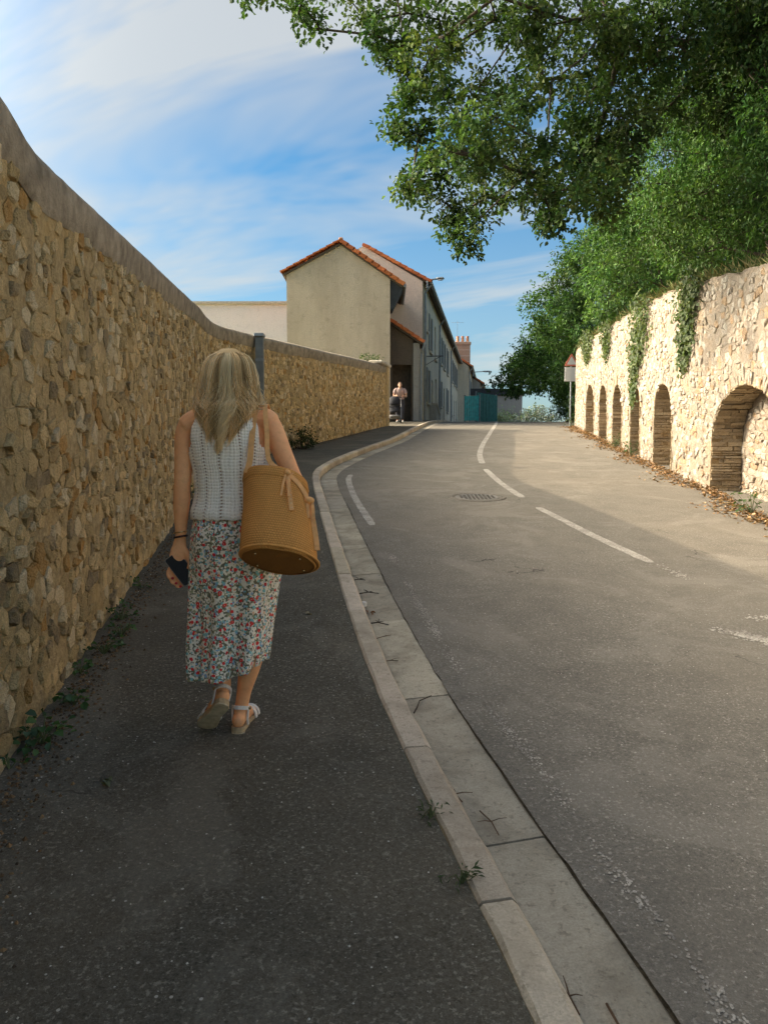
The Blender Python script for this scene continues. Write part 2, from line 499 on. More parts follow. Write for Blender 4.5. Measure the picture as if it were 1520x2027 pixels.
# terrain: one sheet to the horizon
ys = np.concatenate([[-300, -60, -20], np.arange(-14, 60, 2.0), [70, 100, 160, 300, 600, 1200]])
xs = np.array([-900, -300, -100, -40, -20, -8, 0, 8, 20, 40, 100, 300, 900.])
V = [(x, y, zg(y) - .36) for y in ys for x in xs]
nx = len(xs)
F = [[j * nx + i, j * nx + i + 1, (j + 1) * nx + i + 1, (j + 1) * nx + i] for j in range(len(ys) - 1) for i in range(nx - 1)]
put('ground', V, F, MAT['field'], kind='structure', smooth=True)

def strip(name, ylist, left, right, zf, cols, m, jitter=0.0, kind='structure', parent=None):
    V = []
    for y in ylist:
        a, b = left(y), right(y)
        for c in range(cols + 1):
            t = c / cols
            x = a + (b - a) * t
            if jitter and c in (0,): x += jitter * mnoise.noise(Vector((y * 9, 3.1, 0))) + jitter * .6 * mnoise.noise(Vector((y * 31, 7.1, 0)))
            V.append((x, y, zf(x, y)))
    n = cols + 1
    F = [[j * n + i, j * n + i + 1, (j + 1) * n + i + 1, (j + 1) * n + i] for j in range(len(ylist) - 1) for i in range(cols)]
    return put(name, V, F, m, parent, kind, True)

ynear = np.concatenate([np.arange(-8, 0, .25), np.arange(0, 12, .06), np.arange(12, 40, .2), np.arange(40, 112, 2.0)])
def undul(x, y, a): return a * mnoise.noise(Vector((x * .8, y * .8, 0))) + a * .35 * mnoise.noise(Vector((x * 3.1, y * 3.1, 5)))
def gut_out(y):      # outer edge of the concrete channel at depth y
    s = KERB.at_y(y); r = KERB.right(s)
    return KERB.x_at_y(y) + (KW + GW) / max(.25, r[0])
def left_lim(y):
    if y < 26.0: return LWALL.x_at_y(y) - .12
    if y < 31: return -1.5
    return max(-1.2, -4.0 + .148 * y)
def right_lim(y):
    return RWALL.x_at_y(y) + .6 if y < 27.3 else 7.2 + .148 * (y - 27.3)
road = strip('road', ynear, lambda y: gut_out(y) - .006, right_lim, lambda x, y: zg(y) + ROADZ + .006 + undul(x, y, .012), 26, MAT['road'], .012)
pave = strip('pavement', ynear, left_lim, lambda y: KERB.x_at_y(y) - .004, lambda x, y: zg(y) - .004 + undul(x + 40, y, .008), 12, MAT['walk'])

# ---- kerb: precast stones about a metre long, each a block with worn edges
kerb = bpy.data.objects.new('kerb', None); COL.objects.link(kerb); kerb.location = (0, 0, 0); kerb['kind'] = 'structure'
def block_along(path, s0, s1, d0, d1, zt, zb, bev, nseg, tilt=0.0, wob=.0):
    """a block following the path between lateral offsets d0..d1 (to the right), top at zt, bottom at zb relative to the pavement"""
    V, F = [], []
    prof = [(d0, zb), (d0, zt - bev), (d0 + bev, zt), (d1 - bev * 1.6, zt + tilt), (d1, zt - bev * 1.6 + tilt), (d1, zb)]
    n = len(prof)
    for i in range(nseg + 1):
        s = s0 + (s1 - s0) * i / nseg
        p = path.pos(s); r = path.right(s)
        for d, z in prof:
            w = wob * mnoise.noise(Vector((s * 7 + d * 40, z * 30, 2.2)))
            V.append((p[0] + r[0] * (d + w), p[1] + r[1] * (d + w), zg(p[1]) + z + w * .5))
    for i in range(nseg):
        for k in range(n - 1):
            F.append([i * n + k, i * n + k + 1, (i + 1) * n + k + 1, (i + 1) * n + k])
    F.append(list(range(n))); F.append([nseg * n + k for k in range(n - 1, -1, -1)])
    return V, F
s = KERB.at_y(-6.0) + .35
rest_v, rest_f = [], []
while s < KERB.at_y(46):
    L = .99 if KERB.pos(s)[1] < 9 or KERB.pos(s)[1] > 19 else .52
    V, F = block_along(KERB, s + .006, s + L - .004, 0.0, KW, .006 + random.uniform(-.003, .004), -.22, .012, 8 if L > .6 else 5, 0, .008)
    t = random.uniform(.76, 1.1); tc = (t, t * random.uniform(.97, 1.0), t * random.uniform(.93, 1.0))
    put('kerb_stone', V, F, MAT['kerb_concrete'], kerb, cols=np.tile(tc, (len(V), 1)), origin=(*KERB.pos(s), zg(KERB.pos(s)[1])))
    s += L
# ---- concrete gutter channel, cast in bays
gutter = bpy.data.objects.new('gutter', None); COL.objects.link(gutter); gutter['kind'] = 'structure'
s = KERB.at_y(-6.0)
while s < KERB.at_y(46):
    L = random.choice((1.0, 1.3, 1.1)) if KERB.pos(s)[1] < 11 else .7
    V, F = block_along(KERB, s + .004, s + L - .004, KW + .003, KW + GW, ROADZ + random.uniform(-.004, .003) - .012, -.30, .006, 8, .014, .007)
    t = random.uniform(.78, 1.1); tc = (t, t, t * random.uniform(.94, 1.0))
    put('gutter_slab', V, F, MAT['gutter_concrete'], gutter, cols=np.tile(tc, (len(V), 1)), origin=(*KERB.pos(s), zg(KERB.pos(s)[1])))
    s += L

V, F = [], []
jy = np.arange(-6, 40, .12)
for y in jy:
    for dx in (-.03, .04): x = gut_out(y) + dx; V.append((x, y, zg(y) + ROADZ - .012 + .004 * mnoise.noise(Vector((y * 14, dx * 90, 0)))))
F = [[2 * i, 2 * i + 1, 2 * i + 3, 2 * i + 2] for i in range(len(jy) - 1)]
simple('joint_dirt', (.10, .085, .062), .97, .45, 40, .05, bump=(120, .8, .01))
put('joint_fill', V, F, MAT['joint_dirt'], gutter)

# ---- road markings: thin worn paint
def rz(x, y): return zg(y) + ROADZ + .006 + undul(x, y, .012)
def marking(name, pts, w, m='road_paint', ragged=.012):
    P = Path(pts, step=.05); n = max(4, int(P.len / .07)); V, F = [], []
    for i in range(n + 1):
        d = P.len * i / n; p = P.pos(d); r = P.right(d)
        e = w / 2 * (1 if 1 < i < n - 1 else (.86 if 0 < i < n else .6))
        for sg in (-1, 0, 1):
            q = p + r * (sg * e + (ragged * mnoise.noise(Vector((d * 17, sg * 9.0, len(name)))) if sg else 0))
            V.append((q[0], q[1], rz(*q) + .004))
    for i in range(n):
        for k in (0, 1): F.append([i * 3 + k, i * 3 + k + 1, i * 3 + k + 4, i * 3 + k + 3])
    return put(name, V, F, MAT[m], road)
marking('centre_dash', [(2.40, 6.85), (2.22, 8.0), (1.98, 9.85)], .11)
marking('centre_dash', [(1.93, 10.7), (1.86, 12.2), (1.86, 14.1)], .11)
marking('centre_dash', [(1.93, 15.1), (2.1, 16.9), (2.55, 19.8), (3.2, 23.4), (4.4, 30.4), (5.4, 37)], .12)
marking('edge_line', [(-.13, 8.65), (-.32, 10.0), (-.46, 11.2), (-.585, 12.7), (-.57, 13.3)], .09)
# remains of an older edge line: scattered flecks of paint
def flecks(pts, n, spread, size):
    P = Path(pts); g = Geo()
    for _ in range(n):
        d = rng.uniform(0, P.len)
        dens = mnoise.noise(Vector((d * 2.3, 1.7, 0)))
        if dens < rng.uniform(-.45, .25): continue
        q = P.pos(d) + P.right(d) * rng.normal(0, spread); rr = size * rng.uniform(.35, 1.3); a0 = rng.uniform(0, 6.3)
        k = int(rng.integers(5, 8))
        ring = [(q[0] + rr * rng.uniform(.5, 1.1) * math.cos(a0 + 6.283 * i / k), q[1] + rr * 1.3 * rng.uniform(.5, 1.1) * math.sin(a0 + 6.283 * i / k)) for i in range(k)]
        g.add([(x, y, rz(x, y) + .003) for x, y in ring], [list(range(k))])
    return g.put('paint_flecks', MAT['road_paint'], road, 'stuff')
flecks([(.93, 1.7), (.842, 2.225), (.785, 2.44), (.651, 3.205), (.572, 3.535), (.445, 4.15), (.26, 5.575), (.02, 7.5)], 3200, .020, .0058)
flecks([(2.95, 5.2), (2.66, 5.22), (2.5, 5.25)], 500, .03, .012)
flecks([(2.45, 4.75), (2.28, 4.92), (2.15, 5.0)], 420, .03, .012)
flecks([(2.52, 6.25), (2.42, 6.8)], 160, .03, .010)
# ---- manhole cover let into the road
mx, my = 1.30, 10.75
cover = thing('manhole_cover', 'round worn iron manhole cover sunk in the middle of the left lane', 'manhole cover', (mx, my, rz(mx, my)))
g = Geo()
slope = math.atan(.097)
for r0, r1, h in ((.0, .30, .006),):
    ring = [(mx + r1 * math.cos(a), my + r1 * math.sin(a), rz(mx, my + 0) + .097 * r1 * math.sin(a) + h) for a in np.linspace(0, 2 * math.pi, 40, endpoint=False)]
    g.add([(mx, my, rz(mx, my) + h)] + ring + [(x, y, z - .04) for x, y, z in ring], [[0, i + 1, (i + 1) % 40 + 1] for i in range(40)] + [[i + 1, 41 + i, 41 + (i + 1) % 40, (i + 1) % 40 + 1] for i in range(40)])
g.put('plate', MAT['iron_cover'], cover)
g = Geo()
for i in range(40):
    a, b = 2 * math.pi * i / 40, 2 * math.pi * (i + 1) / 40
    q = []
    for r_, h in ((.325, .004), (.345, .012), (.40, .012), (.42, -.01)):
        for t in (a, b): q.append((mx + r_ * math.cos(t), my + r_ * math.sin(t), rz(mx, my) + .097 * r_ * math.sin(t) + h))
    g.add(q, [[2 * k, 2 * k + 1, 2 * k + 3, 2 * k + 2] for k in range(3)])
g.put('frame', MAT['road'], cover)
g = Geo()
for i in range(-4, 5):
    for j in range(-4, 5):
        x, y = mx + i * .055, my + j * .055
        if math.hypot(x - mx, y - my) < .26:
            z = rz(mx, my) + .097 * (y - my) + .006
            g.box(x - .018, x + .018, y - .018, y + .018, z, z + .007)
g.put('tread_studs', MAT['iron_cover'], cover, 'stuff')

# ---- loose grit on pavement and road
def grit(name, n, region, zf, size, parent, cols):
    V, F, C = [], [], []
    k = 0
    for _ in range(n):
        x, y = region()
        if x is None: continue
        s_ = size * rng.uniform(.4, 1.4); z = zf(x, y)
        a = rng.uniform(0, 6.3)
        pts = [(x + s_ * math.cos(a + t) * rng.uniform(.6, 1.2), y + s_ * math.sin(a + t) * rng.uniform(.6, 1.2), z) for t in (0, 1.57, 3.14, 4.71)]
        pts.append((x, y, z + s_ * rng.uniform(.6, 1.1)))
        V += pts; F += [[k, k + 1, k + 4], [k + 1, k + 2, k + 4], [k + 2, k + 3, k + 4], [k + 3, k, k + 4]]; k += 5
        c = cols[int(rng.integers(len(cols)))]; C += [c] * 5
    kk = M(name + '_mat', .9, .2); kk.color(kk.attr())
    return put(name, V, F, kk.m, parent, 'stuff', cols=np.array(C))
def reg_walk():
    y = 1.2 + 9 * rng.random() ** 1.8; a, b = LWALL.x_at_y(y), KERB.x_at_y(y)
    return a + (b - a) * rng.random(), y
def reg_edge():
    y = 1.6 + 22 * rng.random() ** 1.5; return LWALL.x_at_y(y) + .05 + abs(rng.normal(0, .10)), y
def reg_road():
    y = 1.4 + 9 * rng.random() ** 1.6; a = gut_out(y); return a + .05 + abs(rng.normal(0, .9)), y
grit('grit', 1100, reg_walk, lambda x, y: zg(y) - .004 + undul(x + 40, y, .008), .0038, pave, [(.5, .47, .40), (.62, .58, .5), (.35, .30, .24)])
grit('earth_crumbs', 5000, reg_edge, lambda x, y: zg(y) - .004 + undul(x + 40, y, .008), .009, pave, [(.10, .065, .035), (.14, .085, .045), (.06, .045, .03), (.22, .14, .07)])
grit('grit', 1400, reg_road, rz, .0035, road, [(.45, .42, .36), (.55, .50, .43), (.3, .27, .22)])
# ------------------------------------------------------------------ rubble masonry
def vor_cells(P, stretch, box):
    """Voronoi cells of the points P (s,h); the metric counts h `stretch` times"""
    Q = P * np.array([1.0, stretch])
    n = len(Q)
    cell = 1.0
    out = []
    # bucket grid
    size = np.sqrt(np.ptp(Q[:, 0]) * np.ptp(Q[:, 1]) / n) * 1.6
    key = np.floor(Q / size).astype(int)
    buckets = {}
    for i, k in enumerate(map(tuple, key)): buckets.setdefault(k, []).append(i)
    for i in range(n):
        q = Q[i]; kx, ky = key[i]
        nb = [j for a in range(-3, 4) for b in range(-3, 4) for j in buckets.get((kx + a, ky + b), ()) if j != i]
        nb.sort(key=lambda j: (Q[j][0] - q[0]) ** 2 + (Q[j][1] - q[1]) ** 2)
        R_ = size * 1.6
        poly = [(q[0] - R_, q[1] - R_), (q[0] + R_, q[1] - R_), (q[0] + R_, q[1] + R_), (q[0] - R_, q[1] + R_)]
        for j in nb[:18]:
            mx_, my_ = (q[0] + Q[j][0]) / 2, (q[1] + Q[j][1]) / 2
            dx, dy = Q[j][0] - q[0], Q[j][1] - q[1]
            new = []
            for a in range(len(poly)):
                p1, p2 = poly[a], poly[(a + 1) % len(poly)]
                d1 = (p1[0] - mx_) * dx + (p1[1] - my_) * dy; d2 = (p2[0] - mx_) * dx + (p2[1] - my_) * dy
                if d1 <= 0: new.append(p1)
                if (d1 < 0 < d2) or (d2 < 0 < d1):
                    t = d1 / (d1 - d2); new.append((p1[0] + t * (p2[0] - p1[0]), p1[1] + t * (p2[1] - p1[1])))
            poly = new
            if len(poly) < 3: break
        out.append(np.array(poly) / np.array([1.0, stretch]) if len(poly) >= 3 else None)
    return out

def courses(w, h, row_h, len_fun, seed):
    """roughly coursed rubble: uneven rows of uneven stones -> one seed point per stone"""
    rg = np.random.default_rng(seed); pts = []; t = -.02
    while t < h:
        rh = row_h * rg.uniform(.65, 1.4); s_ = rg.uniform(-.2, 0)
        while s_ < w:
            L = len_fun(s_, t) * rg.choice([.5, .75, 1.0, 1.35, 1.9], p=[.22, .27, .24, .16, .11])
            wob = .45 * rh * mnoise.noise(Vector((s_ * 1.1, t * 2.0, seed)))
            hh_ = t + rh * .5 + wob + rg.normal(0, rh * .20)
            if rg.random() < .16 and L > len_fun(s_, t) * .7:
                pts += [(s_ + L * .5 + rg.normal(0, .01), hh_ - rh * .27), (s_ + L * .5 + rg.normal(0, .015), hh_ + rh * .27)]
            else: pts.append((s_ + L * .5, hh_))
            s_ += L
        t += rh
    P = np.array(pts); return P[(P[:, 0] > 0) & (P[:, 0] < w) & (P[:, 1] > -.03) & (P[:, 1] < h)]

def stone_vf(poly, rg, joint, proud, stretch=1.0):
    """one rubble stone from its plan cell: angular outline, broken shoulders and a tilted split face -> (s,h,n) vertices"""
    c = poly.mean(0); rad = np.linalg.norm(poly - c, axis=1).mean()
    k = max(.45, 1 - joint / max(rad, .02))
    P = []
    m = len(poly)
    for i in range(m):
        a, b = poly[i], poly[(i + 1) % m]; L = np.linalg.norm(b - a)
        if L < rad * .22: continue
        P.append(a)
        if L > rad * .9 and len(P) < 9: P.append(a + (b - a) * rg.uniform(.35, .65) + rg.normal(0, rad * .05, 2))
    if len(P) < 4: P = list(poly)
    P = np.array(P[:9]); P = c + (P - c) * k * (1 + rg.normal(0, .05, (len(P), 1)))
    n = len(P)
    tl = rg.normal(0, .35, 2) * (proud / max(rad, .03))
    def lay(sc, z, jit):
        Q = c + (P - c) * (sc + rg.normal(0, .04, (n, 1)) * (sc < .99))
        zz = z + (Q - c) @ tl + rg.normal(0, jit, n)
        return np.column_stack([Q, zz])
    o = c + rg.normal(0, rad * .25, 2)
    V = np.vstack([lay(1.0, -.035, 0), lay(.985, proud * .45, proud * .22), lay(.84, proud * .95, proud * .25), [[o[0], o[1], proud * rg.uniform(.8, 1.2)]]])
    F = []
    for L in (0, 1):
        for i in range(n):
            j = (i + 1) % n; F.append([L * n + i, L * n + j, (L + 1) * n + j, (L + 1) * n + i])
    for i in range(n): F.append([2 * n + i, 2 * n + (i + 1) % n, 3 * n])
    return V, F

ZY = np.arange(-12, 60, .05); ZZ = np.array([zg(v) for v in ZY])
def wall_frame(path, side, zoff=0.0):
    """(s, h, n) on a wall face -> world; n points out of the face (side +1: to the right of the path)"""
    def f(Q):
        Q = np.asarray(Q, float); s_ = Q[:, 0]
        x, y = np.interp(s_, path.L, path.A[:, 0]), np.interp(s_, path.L, path.A[:, 1])
        tx, ty = np.interp(s_, path.L, path.T[:, 0]), np.interp(s_, path.L, path.T[:, 1]); q = np.hypot(tx, ty)
        n_ = Q[:, 2] * side
        return np.column_stack([x + ty / q * n_, y - tx / q * n_, np.interp(y, ZY, ZZ) + zoff + Q[:, 1]])
    return f

def seen_size(P):
    c = P.mean(0); d = np.linalg.norm(c - np.array([0, 0, 1.55]))
    u = c[0] / max(c[1], .1)
    inside = c[1] > .5 and abs(u) < .53
    return (1.0 if inside else .001) / d ** 2

def lay_stones(root, stones, m, most=300):
    """stones: list of (V world, F, tint, area). The largest in view become parts of their own, the rest one part."""
    order = sorted(range(len(stones)), key=lambda i: -stones[i][3] * seen_size(stones[i][0]))
    for i in order[:most]:
        V, F, t, a = stones[i]
        put('stone', V, F, m, root, cols=np.tile(t, (len(V), 1)), origin=V.mean(0))
    VV, FF, CC = [], [], []; o = 0
    for i in order[most:]:
        V, F, t, a = stones[i]
        VV.append(V); FF += [[q + o for q in f] for f in F]; CC.append(np.tile(t, (len(V), 1))); o += len(V)
    if VV: put('small_stones', np.vstack(VV), FF, m, root, 'stuff', cols=np.vstack(CC))

def face_grid(name, ss, hh, frame, m, root, amp, seed, back=0.0, smooth=True):
    """a rough mortar face sampled on a grid, hollows and swellings modelled"""
    V = []
    Q = []
    for s_ in ss:
        top = hh(s_)
        for h in np.linspace(-.12, top, 44):
            n_ = -back + amp * (mnoise.fractal(Vector((s_ * 4.5, h * 6.0, seed)), 1.0, 2.1, 4)) + amp * .5 * mnoise.noise(Vector((s_ * 21, h * 24, seed + 3)))
            Q.append((s_, h, n_))
    V = frame(Q)
    n = 44
    F = [[i * n + k, (i + 1) * n + k, (i + 1) * n + k + 1, i * n + k + 1] for i in range(len(ss) - 1) for k in range(n - 1)]
    return put(name, V, F, m, root, smooth=smooth)

# ================= left wall
LS0, LS1 = LWALL.at_y(-5.5), LWALL.len
HY = [-6, 3.05, 3.3, 3.62, 3.8, 11.3, 13.6, 15.2, 17.3, 20.4, 26.3]
HH = [2.72, 2.70, 2.68, 2.59, 2.59, 2.60, 2.51, 2.45, 2.33, 2.2, 2.02]
def lw_top(s_): return float(np.interp(LWALL.pos(s_)[1], HY, HH))
lwall = thing('rubble_wall', 'tall ochre rubble stone wall with cement coping along the pavement', 'wall', (*LWALL.pos(LWALL.at_y(3.0)), zg(3.0)))
LF = wall_frame(LWALL, 1)
COPE = .24          # depth of the cement band at the top
ss = np.concatenate([np.arange(LS0, LWALL.at_y(1.5), .15), np.arange(LWALL.at_y(1.5), LWALL.at_y(9), .035), np.arange(LWALL.at_y(9), LS1, .09), [LS1]])
face_grid('mortar_face', ss, lambda s_: lw_top(s_) - .12, LF, MAT['mortar_ochre'], lwall, .014, 1.3, .003)
rg = np.random.default_rng(11)
def l_tint():
    b = np.array([.74, .545, .285]) * rg.uniform(.55, 1.18)
    r_ = rg.random()
    if r_ < .07: b = np.array([.52, .28, .09]) * rg.uniform(.8, 1.15)
    elif r_ < .17: b = np.array([.36, .28, .18]) * rg.uniform(.6, 1.1)
    elif r_ < .36: b = np.array([.80, .66, .43]) * rg.uniform(.85, 1.15)
    return b
def spacing(s_, h):
    y = LWALL.pos(LS0 + s_)[1]
    return (.108 if y < 12 else .13) * (1.30 - .30 * min(1, h / 1.5)) * (1 + .25 * mnoise.noise(Vector((s_ * .9, h * 1.1, 3))))
PTS = courses(LS1 - LS0, 2.5, .088, lambda s_, h: (.125 if LWALL.pos(LS0 + s_)[1] < 12 else .15) * (1.15 - .2 * min(1, h / 1.5)), 3)
cells = vor_cells(PTS, 1.2, None)
stones = []
for P, c in zip(PTS, cells):
    if c is None or rg.random() < .14: continue
    s_ = LS0 + P[0]
    lim = lw_top(s_) - COPE + .02
    if P[1] > lim - .02: continue
    poly = c.copy(); poly[:, 0] += LS0
    ang = rg.normal(0, .12); ctr = poly.mean(0)
    rot = np.array([[math.cos(ang), -math.sin(ang)], [math.sin(ang), math.cos(ang)]])
    poly = ctr + (poly - ctr) @ rot.T
    poly[:, 1] = np.clip(poly[:, 1], -.03, lim + .03); poly[:, 0] = np.clip(poly[:, 0], LS0, LS1)
    size = np.ptp(poly, axis=0)
    if min(size) < .03: continue
    Vq, Fq = stone_vf(poly, rg, rg.choice([.003, .010, .022], p=[.35, .4, .25]), max(.002, rg.uniform(-.002, .022)))
    stones.append((LF(Vq), Fq, l_tint(), size[0] * size[1]))
lay_stones(lwall, stones, MAT['rubble_ochre'])
# coping: a cement band with a sloped top, cast over the wall head
V, F = [], []
prof = [(.004, -COPE), (.020, -COPE + .03), (.030, -.10), (.034, -.045), (.014, -.005), (-.20, .07), (-.43, .0), (-.46, -.3), (-.46, -2.9)]
cs = np.arange(LS0, LS1 + .01, .12); cs[-1] = LS1
for s_ in cs:
    p = LWALL.pos(s_); r = LWALL.right(s_); t = lw_top(s_)
    for i, (n_, h) in enumerate(prof):
        w = .004 * mnoise.noise(Vector((s_ * 1.1, i * 3.0, 4))) + .003 * mnoise.noise(Vector((s_ * 6, i * 5.0, 9)))
        drop = (.03 * mnoise.noise(Vector((s_ * 1.3, 2, 2))) + .025 * mnoise.noise(Vector((s_ * 6, 1, 2)))) if i == 0 else 0
        V.append((p[0] + r[0] * (n_ + w), p[1] + r[1] * (n_ + w), zg(p[1]) + t + h + w + drop))
n = len(prof)
F = [[i * n + k, i * n + k + 1, (i + 1) * n + k + 1, (i + 1) * n + k] for i in range(len(cs) - 1) for k in range(n - 1)]
F += [list(range(n)), [(len(cs) - 1) * n + k for k in range(n - 1, -1, -1)]]
put('coping', V, F, MAT['coping_cement'], lwall, smooth=True)
# far end of the wall: a pale pier and cap
e = LWALL.pos(LS1); et = LWALL.tan(LS1); er = LWALL.right(LS1)
Mx = Matrix(((er[0], et[0], 0, e[0]), (er[1], et[1], 0, e[1]), (0, 0, 1, zg(e[1])), (0, 0, 0, 1)))
Geo().box(-.48, .05, 0, .42, -.3, 2.02, Mx, .03).put('end_pier', MAT['mortar_ochre'], lwall)
Geo().box(-.55, .10, -.9, .52, 2.02, 2.13, Mx, .03).put('end_cap', MAT['cap_stone'], lwall)

# grey metal post standing against the wall where it bends
py_ = 15.75; px_ = LWALL.x_at_y(py_) + .10
post = thing('metal_post', 'flat grey metal post standing against the rubble wall where it bends', 'post', (px_, py_, zg(py_)))
g = Geo()
for dx, dy, w, d in ((0, 0, .155, .03), (-.07, .05, .02, .10), (.07, .05, .02, .10)):
    g.box(px_ + dx - w / 2, px_ + dx + w / 2, py_ + dy - .16 - d / 2, py_ + dy - .16 + d / 2, zg(py_) - .05, zg(py_) + 2.38)
g.put('channel', MAT['post_grey'], post)
Geo().box(px_ - .10, px_ + .10, py_ - .24, py_ + .0, zg(py_) + 2.38, zg(py_) + 2.45, None, .01).put('cap', MAT['zinc'], post)
for hz in (.5, 1.9):
    Geo().box(px_ - .085, px_ + .085, py_ - .185, py_ - .177, zg(py_) + hz, zg(py_) + hz + .05).put('clamp', MAT['zinc'], post)

# ================= right wall with its row of blind arches
RS0, RS1 = RWALL.at_y(2.0), RWALL.len
RZ = ROADZ
RYH = [-6, 9.04, 10.8, 14.1, 17.5, 21.0, 25.6, 27.3]; RHH = [2.95, 3.0, 3.1, 3.2, 3.1, 2.95, 2.82, 2.7]
def rw_top(s_): return float(np.interp(RWALL.pos(s_)[1], RYH, RHH)) + .05 * mnoise.noise(Vector((s_ * 1.7, 0, 8)))
rwall = thing('arched_wall', 'pale sunlit rubble retaining wall with a row of blind arches', 'wall', (*RWALL.pos(RWALL.at_y(12)), zg(12) + RZ))
RF = wall_frame(RWALL, -1, RZ)
ARCH = []           # s near jamb, s far jamb, springing height, rise
for y0, y1, sp, top in ((4.6, 6.9, .78, 1.55), (8.55, 11.39, .72, 1.58), (13.60, 14.85, 1.02, 1.56), (16.14, 17.05, 1.06, 1.54), (18.11, 19.24, 1.02, 1.52), (20.19, 21.40, 1.0, 1.5), (22.5, 24.1, .98, 1.49)):
    ARCH.append((RWALL.at_y(y0), RWALL.at_y(y1), sp, top))
DEP = .42
def arch_outline(a, grow=0.0, n=14):
    s0, s1, sp, top = a
    c = (s0 + s1) / 2; r = (s1 - s0) / 2 + grow; rise = top - sp + grow
    pts = [(s0 - grow, -.12), (s0 - grow, sp * .5), (s0 - grow, sp)]
    for i in range(1, n): 
        t = math.pi * i / n
        wob = 1 + .05 * mnoise.noise(Vector((t * 2.3, s0, 1.0))); pts.append((c - r * wob * math.cos(t), sp + rise * wob * math.sin(t) ** .92))
    return pts + [(s1 + grow, sp), (s1 + grow, sp * .5), (s1 + grow, -.12)]
def in_arch(s_, h, grow=0.0):
    for s0, s1, sp, top in ARCH:
        if s0 - grow < s_ < s1 + grow:
            if h < sp: return True
            c = (s0 + s1) / 2; r = (s1 - s0) / 2 + grow; q = abs(s_ - c) / r
            if h < sp + (top - sp + grow) * math.sqrt(max(0, 1 - q * q)): return True
    return False
# face: constrained triangulation round the openings
pts2, edges = [], []
def ring_add(lst, closed):
    o = len(pts2); pts2.extend(lst)
    for i in range(len(lst) - (0 if closed else 1)): edges.append((o + i, o + (i + 1) % len(lst)))
border = [(s_, -.12) for s_ in np.arange(RS0, RS1, .5)] + [(RS1, h) for h in np.linspace(-.12, rw_top(RS1), 8)] + [(s_, rw_top(s_)) for s_ in np.arange(RS1 - .12, RS0, -.12)] + [(RS0, h) for h in np.linspace(rw_top(RS0), 0.2, 6)]
# openings reach just below the ground line: keep their feet inside the border
outl = [[(s_, max(h, -.10)) for s_, h in arch_outline(a)] for a in ARCH]
ring_add(border, True)
for o_ in outl: ring_add(o_, True)
rg = np.random.default_rng(5)
for s_ in np.arange(RS0 + .05, RS1 - .04, .085):
    for h in np.arange(-.05, rw_top(s_) - .04, .085):
        q = (s_ + rg.uniform(-.02, .02), h + rg.uniform(-.02, .02))
        if not in_arch(q[0], q[1], .03): pts2.append(q)
res = delaunay_2d_cdt([Vector(p) for p in pts2], edges, [], 1, 1e-5)
vv, tris = res[0], res[2]
FT = []
for f in tris:
    cs_, ch = sum(vv[i].x for i in f) / 3, sum(vv[i].y for i in f) / 3
    if not in_arch(cs_, ch, -.002) and ch > -.13: FT.append(list(f)[::-1])
Q = []
for v in vv:
    n_ = .024 * mnoise.fractal(Vector((v.x * 4, v.y * 5.5, 6.1)), 1.0, 2.1, 4) + .012 * mnoise.noise(Vector((v.x * 20, v.y * 22, 2)))
    Q.append((v.x, v.y, n_))
put('mortar_face', RF(Q), FT, MAT['mortar_pale'], rwall, smooth=True)
# niches: jambs and soffit, then the blind back
for a, o_ in zip(ARCH, outl):
    g = Geo(); n = len(o_)
    V = []
    for k in range(7):
        t = k / 6
        V += [(s_, h, -DEP * t + (.012 * mnoise.noise(Vector((s_ * 9, h * 9, t * 7))) if 0 < k < 6 else (.02 if k == 0 else 0))) for s_, h in o_]
    V = [(s_ + .014 * mnoise.noise(Vector((h * 11, n_ * 11, s_))), h, n_) for s_, h, n_ in V]
    F = [[k * n + i, k * n + i + 1, (k + 1) * n + i + 1, (k + 1) * n + i] for k in range(6) for i in range(n - 1)]
    put('niche_lining', RF(V), F, MAT['jamb_stone'], rwall, smooth=True)
    s0, s1, sp, top = a
    sg = np.linspace(s0 - .1, s1 + .1, 26); hg = np.linspace(-.12, top + .1, 22)
    V = [(s_, h, -DEP + .02 * mnoise.fractal(Vector((s_ * 5, h * 6, 1.1)), 1.0, 2.1, 3)) for s_ in sg for h in hg]
    F = [[i * 22 + k, (i + 1) * 22 + k, (i + 1) * 22 + k + 1, i * 22 + k + 1] for i in range(25) for k in range(21)]
    put('niche_back', RF(V), [f[::-1] for f in F], MAT['mortar_pale'], rwall, smooth=True)
# stones
def r_tint():
    b = np.array([.405, .345, .28]) * rg.uniform(.74, 1.1); r_ = rg.random()
    if r_ < .14: b = np.array([.40, .265, .155]) * rg.uniform(.8, 1.1)
    elif r_ < .24: b = np.array([.33, .275, .205]) * rg.uniform(.8, 1.1)
    elif r_ < .45: b = np.array([.48, .43, .36]) * rg.uniform(.9, 1.08)
    return b
PTS = courses(RS1 - RS0, 3.25, .10, lambda s_, h: .16, 21)
cells = vor_cells(PTS, 1.4, None)
stones = []
for P, c in zip(PTS, cells):
    if c is None or rg.random() < .20: continue
    s_ = RS0 + P[0]
    if P[1] > rw_top(s_) - .05 or in_arch(s_, P[1], .19): continue
    poly = c.copy(); poly[:, 0] += RS0
    poly[:, 1] = np.clip(poly[:, 1], -.04, rw_top(s_)); poly[:, 0] = np.clip(poly[:, 0], RS0, RS1)
    for q in poly:
        if in_arch(q[0], q[1], .14): q += (np.array([s_, P[1]]) - q) * .6
    size = np.ptp(poly, axis=0)
    if min(size) < .03: continue
    Vq, Fq = stone_vf(poly, rg, rg.choice([.004, .014, .03], p=[.35, .4, .25]), rg.uniform(.002, .022))
    Vq[:, 0] = Vq[:, 0]
    stones.append((RF(Vq), [f[::-1] for f in Fq], r_tint(), size[0] * size[1]))
